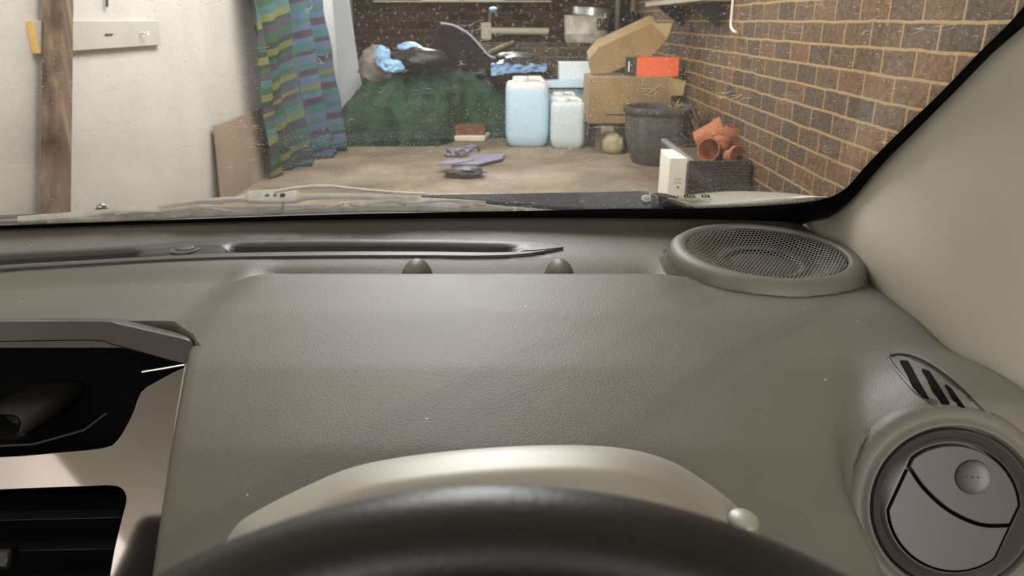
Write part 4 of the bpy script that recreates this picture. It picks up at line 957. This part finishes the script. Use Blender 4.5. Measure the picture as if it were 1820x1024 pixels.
# dividing arc between flaps, through three pixel-like points (relative units of the pod)
arc = [V(((x-1693)*k_, (902-y)*k_)) for x, y in ((1600, 820), (1617, 837), (1640, 868), (1672, 898), (1705, 918), (1745, 931), (1792, 929), (1810, 926))]
arcs = [V((p.x, p.y)) for p in spline([V((p.x, p.y, 0)) for p in arc], 60)]
def side(p):
    best = min(range(len(arcs)-1), key=lambda i: (arcs[i]-p).length); d = arcs[best+1]-arcs[best]; q = p-arcs[best]; return d.x*q.y-d.y*q.x
up_ = [p for p in cpo if side(p) > .0012*(arcs[1]-arcs[0]).length]; dn_ = [p for p in cpo if side(p) < -.0012*(arcs[1]-arcs[0]).length]
def inside(p): return p.length < .0475 and abs(p.dot(ux)) < .0422
def ordered(lst, flip):
    # rotate the ring so that the run is contiguous
    idx = [cpo.index(p) for p in lst]; s = 0
    for k in range(len(idx)):
        if (idx[k]-idx[k-1]) % len(cpo) != 1: s = k
    return lst[s:]+lst[:s]
ain = [p for p in arcs if inside(p)]
def nrm2(i, l): d = (l[min(i+1, len(l)-1)]-l[max(i-1, 0)]).normalized(); return V((-d.y, d.x))
au = [p+nrm2(i, ain)*.0013 for i, p in enumerate(ain)]; ad = [p-nrm2(i, ain)*.0013 for i, p in enumerate(ain)]
U = ordered(up_, 0); D = ordered(dn_, 0)
def flap(ring, edge, nm, dome):
    e = edge if (edge[0]-ring[-1]).length < (edge[-1]-ring[-1]).length else edge[::-1]
    poly = ring+e; mbf = MB()
    t_ = [VM @ V((p.x, p.y, .0016)) for p in poly]
    return mbf.prism(t_, [VM.to_3x3() @ V((0, 0, -.008))][0]).build(nm, VB, pod, bevel=.0008, seg=3, angle=50)
flu = flap(U, au, 'flap', 0); fld = flap(D, ad, 'flap', 0)
dcx, dcy = (1724-1693)*k_, (902-846)*k_
dpm = VM @ Matrix.Translation(V((dcx, dcy, .0017)))
MB().lathe([(.0135, -.0012), (.0131, .0006), (.0125, .0014), (.0118, .0012), (.009, .0006), (.005, .0003), (.001, .0002)], dpm, 40).build('finger_dimple', VB, flu)
mb = MB()
for dx in (-.004, 0, .004): blob(mb, dpm @ V((dx, 0, .0003)), (.0009, .0009, .0009), 0, 1, 1)
mb.build('grip_dots', M['dash_dark'], flu)

# ---------------------------------------------------------------- A pillar
Ap = resample([WS(*p, -.003) for p in do[do.index(min(do, key=lambda q: abs(q[0]-1430)+abs(q[1]-396))):]], 36)
Bp = resample([V((.400, 1.0, HC-.262)), V((.4125, .9, HC-.285)), V((.413, .8, HC-.300)), V((.413, .68, HC-.305)), V((.4145, .6, HC-.312)), V((.4235, .555, HC-.312)), V((.430, .50, HC-.25)), V((.445, .40, HC-.13)), V((.45, .25, HC+.02)), V((.45, .08, HC+.20))], 36)
rows = []
for k in range(13):
    f = k/12; r = []
    for i, (a, b_) in enumerate(zip(Ap, Bp)):
        p = a.lerp(b_, f); s = min(1, i/8)
        p = p + V((-.016, -.01, .004))*math.sin(f*math.pi)*s
        r.append(p)
    rows.append(r)
back = [p+V((.045, .02, 0)) for p in rows[-1]]
rows += [[p+V((.008, -.001, 0)) for p in rows[-1]], back]
MB().grid(rows).build('pillar_trim', M['pillar'], angle=180, solid=-.002, label='light beige trim of the windscreen pillar right of the dashboard', cat='pillar trim')

# ---------------------------------------------------------------- unseen car roof, added to shade the interior
MB().grid([[V((x, y, HC+.335+.03*math.cos((x+.36)*1.6)-.02*((y+.6)/.7)**2)) for x in [-1.18+i*.0825 for i in range(21)]] for y in [.09-k*.1 for k in range(17)]]).build('car_roof_shade', M['pillar'], solid=.03, label='unseen beige car roof added to shade the interior', cat='car roof')
rs = thing('rear_seat_blocker', (-.36, -.9, .1), 'unseen dark cloth rear seat added to block light from behind', 'seat')  # out of view; added to keep low rear daylight off the dash
MB().box((-.36, -.95, .52), (1.3, .14, .78), (.2, 0, 0)).build('backrest', M['seat'], rs, bevel=.04, seg=3)
MB().box((-.36, -.66, .3), (1.3, .5, .16)).build('seat_cushion', M['seat'], rs, bevel=.04, seg=3)
for nm_, sx_, lab_ in (('driver_seat_blocker', .02, 'unseen dark seat on the driver side, added to block light from behind'), ('passenger_seat_blocker', -.74, 'unseen dark seat on the passenger side, added to block light from behind')):  # unseen front seats, added to block rear light and darken the wheel
    fs_ = thing(nm_, (sx_, -.3, .1), lab_, 'seat')
    MB().box((sx_, -.36, .55), (.5, .12, .7), (.22, 0, 0)).build('backrest', M['seat'], fs_, bevel=.04, seg=3)
    MB().box((sx_, -.08, .27), (.5, .5, .14)).build('seat_cushion', M['seat'], fs_, bevel=.04, seg=3)
    MB().box((sx_, -.46, .97), (.26, .09, .18), (.15, 0, 0)).build('headrest', M['seat'], fs_, bevel=.03, seg=3)
MB().box((-.36, -1.4, .55), (1.62, .05, .8)).build('tailgate_blocker', M['white_paint'], bevel=.01, label='unseen lower part of the white tailgate, added to block low light', cat='car tailgate')  # unseen, added to stop low daylight entering from the back
# ---------------------------------------------------------------- centre console
c0, c1 = V((0, .660, HC-.277)), V((0, .55, HC-.455)); cd = (c1-c0).normalized(); cn = V((0, cd.z, -cd.y)); cn = -cn if cn.y > 0 else cn
def CQ(px, py, off=0):
    r = ray(px, py); t = ((c0+cn*off)-CAM).dot(cn)/r.dot(cn); return CAM+r*t
cs = thing('centre_console', (-.5, .6, HC-.6), 'gloss black centre console with recess and air vent left of the wheel', 'console')
cov_o = [(-330, 573), (-200, 571), (0, 569), (180, 569), (213, 574), (284, 590), (336, 602), (348, 618)]; cov_i = [(-330, 612), (-200, 609), (0, 606), (165, 604), (199, 611), (251, 625), (326, 645), (338, 640)]
co, ci = densify(cov_o, 4), densify(cov_i, 4)
rows = [[CQ(*p, -.02)+V((0, .03, -.01)) for p in co], [CQ(*p, .0) for p in co], [CQ(p[0]*.92+q_[0]*.08, p[1]*.92+q_[1]*.08, .004) for p, q_ in zip(co, ci)], [CQ(*p, .010) for p in ci], [CQ(p[0], p[1]+1, .006) for p in ci], [CQ(p[0], p[1]+2, -.02) for p in ci]]
MB().grid(rows).build('top_cover', M['cover'], cs, angle=25)
rec = [(-200, 818), (0, 812), (95, 805), (189, 795), (213, 776), (236, 734), (251, 696), (284, 675), (329, 651)]
ven = [(-200, 876), (0, 871), (189, 864), (213, 867), (224, 885), (217, 918), (203, 975), (192, 1040), (190, 1060)]
rt = [(331, 651), (312, 753), (296, 895), (286, 1013), (283, 1060)]
# gloss frame: bar + right limb
dr = [(p.x, p.y) for p in resample([V((a, b_, 0)) for a, b_ in densify(rec, 6)], 40)]
ov = [(p.x, p.y) for p in resample([V((a, b_, 0)) for a, b_ in ven[:3]+[(205, 865)]], 18)]
def fpoly(px, off, th): return [CQ(*p, off) for p in px], -cn*th
poly = dr + rt + [(190, 1060)] + [p for p in densify(ven[2:], 4)][::-1] + [(0, 871), (-200, 876)]
pts, ofv = fpoly(poly, .004, .012)
MB().prism(pts, ofv).prism([CQ(-330, 612, .004), CQ(-199, 609, .004), CQ(-199, 1060, .004), CQ(-330, 1060, .004)], ofv).build('gloss_frame', M['smoke'], cs, bevel=.0025, seg=3, angle=30)
MB().tube([CQ(*p, .0045) for p in densify([(334, 640), (315, 753), (299, 895), (289, 1013), (286, 1060)], 5)], .0022, 8).build('edge_strip', M['chrome'], cs)
MB().tube([CQ(253, 661, .002), CQ(290, 655, .004), CQ(329, 648, .006)], .0014, 8).build('bright_corner_strip', M['chrome'], cs)
# recess box
rb = densify(rec, 6); rows = [[CQ(x, y, -.001) for x, y in rb], [CQ(x, y-6, -.045) for x, y in rb]]
rc = MB().grid(rows).build('recess_wall', M['gloss'], cs)
bk = [CQ(-260, 560, -.05), CQ(360, 590, -.05), CQ(360, 700, -.05), CQ(300, 880, -.05), CQ(-260, 880, -.05)]
MB().prism(bk, -cn*.004).build('recess_back', M['black'], cs, smooth=False)
# pocket holder in the recess
h0 = [(-60, 758), (8, 757)]
hm = [CQ(*p, .0) for p in ((18, 758),)][0]
rows = []
for (px, py, off, sx, sy) in ((120, 690, -.048, .016, .008), (90, 704, -.035, .024, .013), (40, 734, -.014, .024, .016), (10, 754, -.002, .022, .015), (4, 758, .001, .017, .011), (4, 758, -.02, .015, .010)):
    c = CQ(px, py, off); rows.append([c + V((1, 0, 0))*sx*math.copysign(abs(math.cos(t))**.7, math.cos(t)) - cd*sy*math.copysign(abs(math.sin(t))**.7, math.sin(t)) for t in [2*math.pi*k/32 for k in range(32)]])
MB().loft(rows).build('pocket', M['leather'], cs)
MB().tube([CQ(x, y, .0) for x, y in ((-150, 800), (60, 790), (150, 765), (190, 735))], .0015, 6).build('recess_lip', M['leather'], cs)
# lower vent
vb = [CQ(-260, 872, -.05), CQ(228, 862, -.05), CQ(228, 1080, -.05), CQ(-260, 1080, -.05)]
MB().prism(vb, -cn*.004).build('vent_back', M['black'], cs, smooth=False)
for y0, y1, dk in ((905, 931, 0), (962, 986, 0), (1020, 1044, 0)):
    yl = 3
    MB().prism([CQ(-220, y0+8, -.018), CQ(214, y0-2, -.018), CQ(212, y1-10, -.008), CQ(-220, y1, -.008)], -cn*.003).build('vent_slat', M['slat'], cs, bevel=.001)
MB().box(CQ(5, 992, -.004), (.02, .012, .018), (-.5, 0, 0)).build('vent_tab', M['slat'], cs, bevel=.003)

# ---------------------------------------------------------------- instrument pod behind the wheel
ip = thing('instrument_pod', PD(870, 1000, .5), 'silver-grey instrument cowl arching up behind the steering wheel', 'instrument cowl')
arc0 = [(392, 985), (412, 945), (445, 915), (540, 866), (640, 827), (780, 804), (950, 792), (1090, 795), (1185, 817), (1262, 862), (1320, 910), (1347, 942), (1352, 985)]
def arcoff(dy, sx): return [((x-880)*sx+880, y+dy) for x, y in arc0]
rows = []
for (dy, sx, d) in ((4, .99, .52), (0, 1.0, .49), (3, .998, .470), (14, .99, .455), (34, .975, .445), (44, .965, .438), (70, .95, .433), (100, .93, .431), (150, .9, .43), (260, .85, .43)):
    rows.append([PD(x, y, d) for x, y in densify(arcoff(dy, sx), 7)])
lastb = rows[0]
cw = MB().grid(rows).build('cowl', M['silver'], ip, angle=180)
rows2 = [rows[0], [PD(x, y+30, .54) for x, y in densify(arcoff(0, .985), 7)], [PD(x, y+150, .55) for x, y in densify(arcoff(0, .95), 7)]]
MB().grid(rows2).build('rear_shell', M['dash'], ip, angle=180)
tipc = PD(1322, 925, .445); mb = MB(); blob(mb, tipc, (.0085, .010, .0045), .05, 1, 3, rot=.3); mb.build('tip_glint', M['silver'], ip)  # silver blob standing in for the highlight at the cowl's right tip

# ---------------------------------------------------------------- steering wheel
sw = thing('steering_wheel', PD(890, 2226, .21), 'black leather steering wheel rim in the foreground', 'steering wheel')
wc = V(sw['org']); wn_ = (-fwd + V((0, 0, .06))).normalized(); WM = frame_to(wn_); WM = Matrix.Translation(wc) @ WM
RW = (2226-988)*.21/F; rt_ = .0165
mb = MB(); rows = []
for i in range(160):
    t = 2*math.pi*i/160; rows.append([WM @ V(((RW+rt_*math.cos(a))*math.cos(t), (RW+rt_*math.cos(a))*math.sin(t), rt_*1.1*math.sin(a))) for a in [2*math.pi*k/24 for k in range(24)]])
mb.grid(rows+[rows[0]], True).build('rim', M['leather'], sw)
hub = MB().lathe([(.001, .03), (.05, .028), (.07, .015), (.075, -.02), (.03, -.05), (.001, -.05)], WM, 40).build('hub', M['leather'], sw)
for a in (15, 165, 270):
    t = math.radians(a); MB().tube([WM @ V((.06*math.cos(t), .06*math.sin(t), 0)), WM @ V((RW*.6*math.cos(t), RW*.6*math.sin(t), -.005)), WM @ V((RW*math.cos(t), RW*math.sin(t), 0))], [.024, .018, .014], 12, flat=.5).build('spoke', M['leather'], sw)
MB().tube([WM @ V((0, 0, -.04)), WM @ V((0, 0, -.25))], .03, 16).build('column', M['black'], sw)
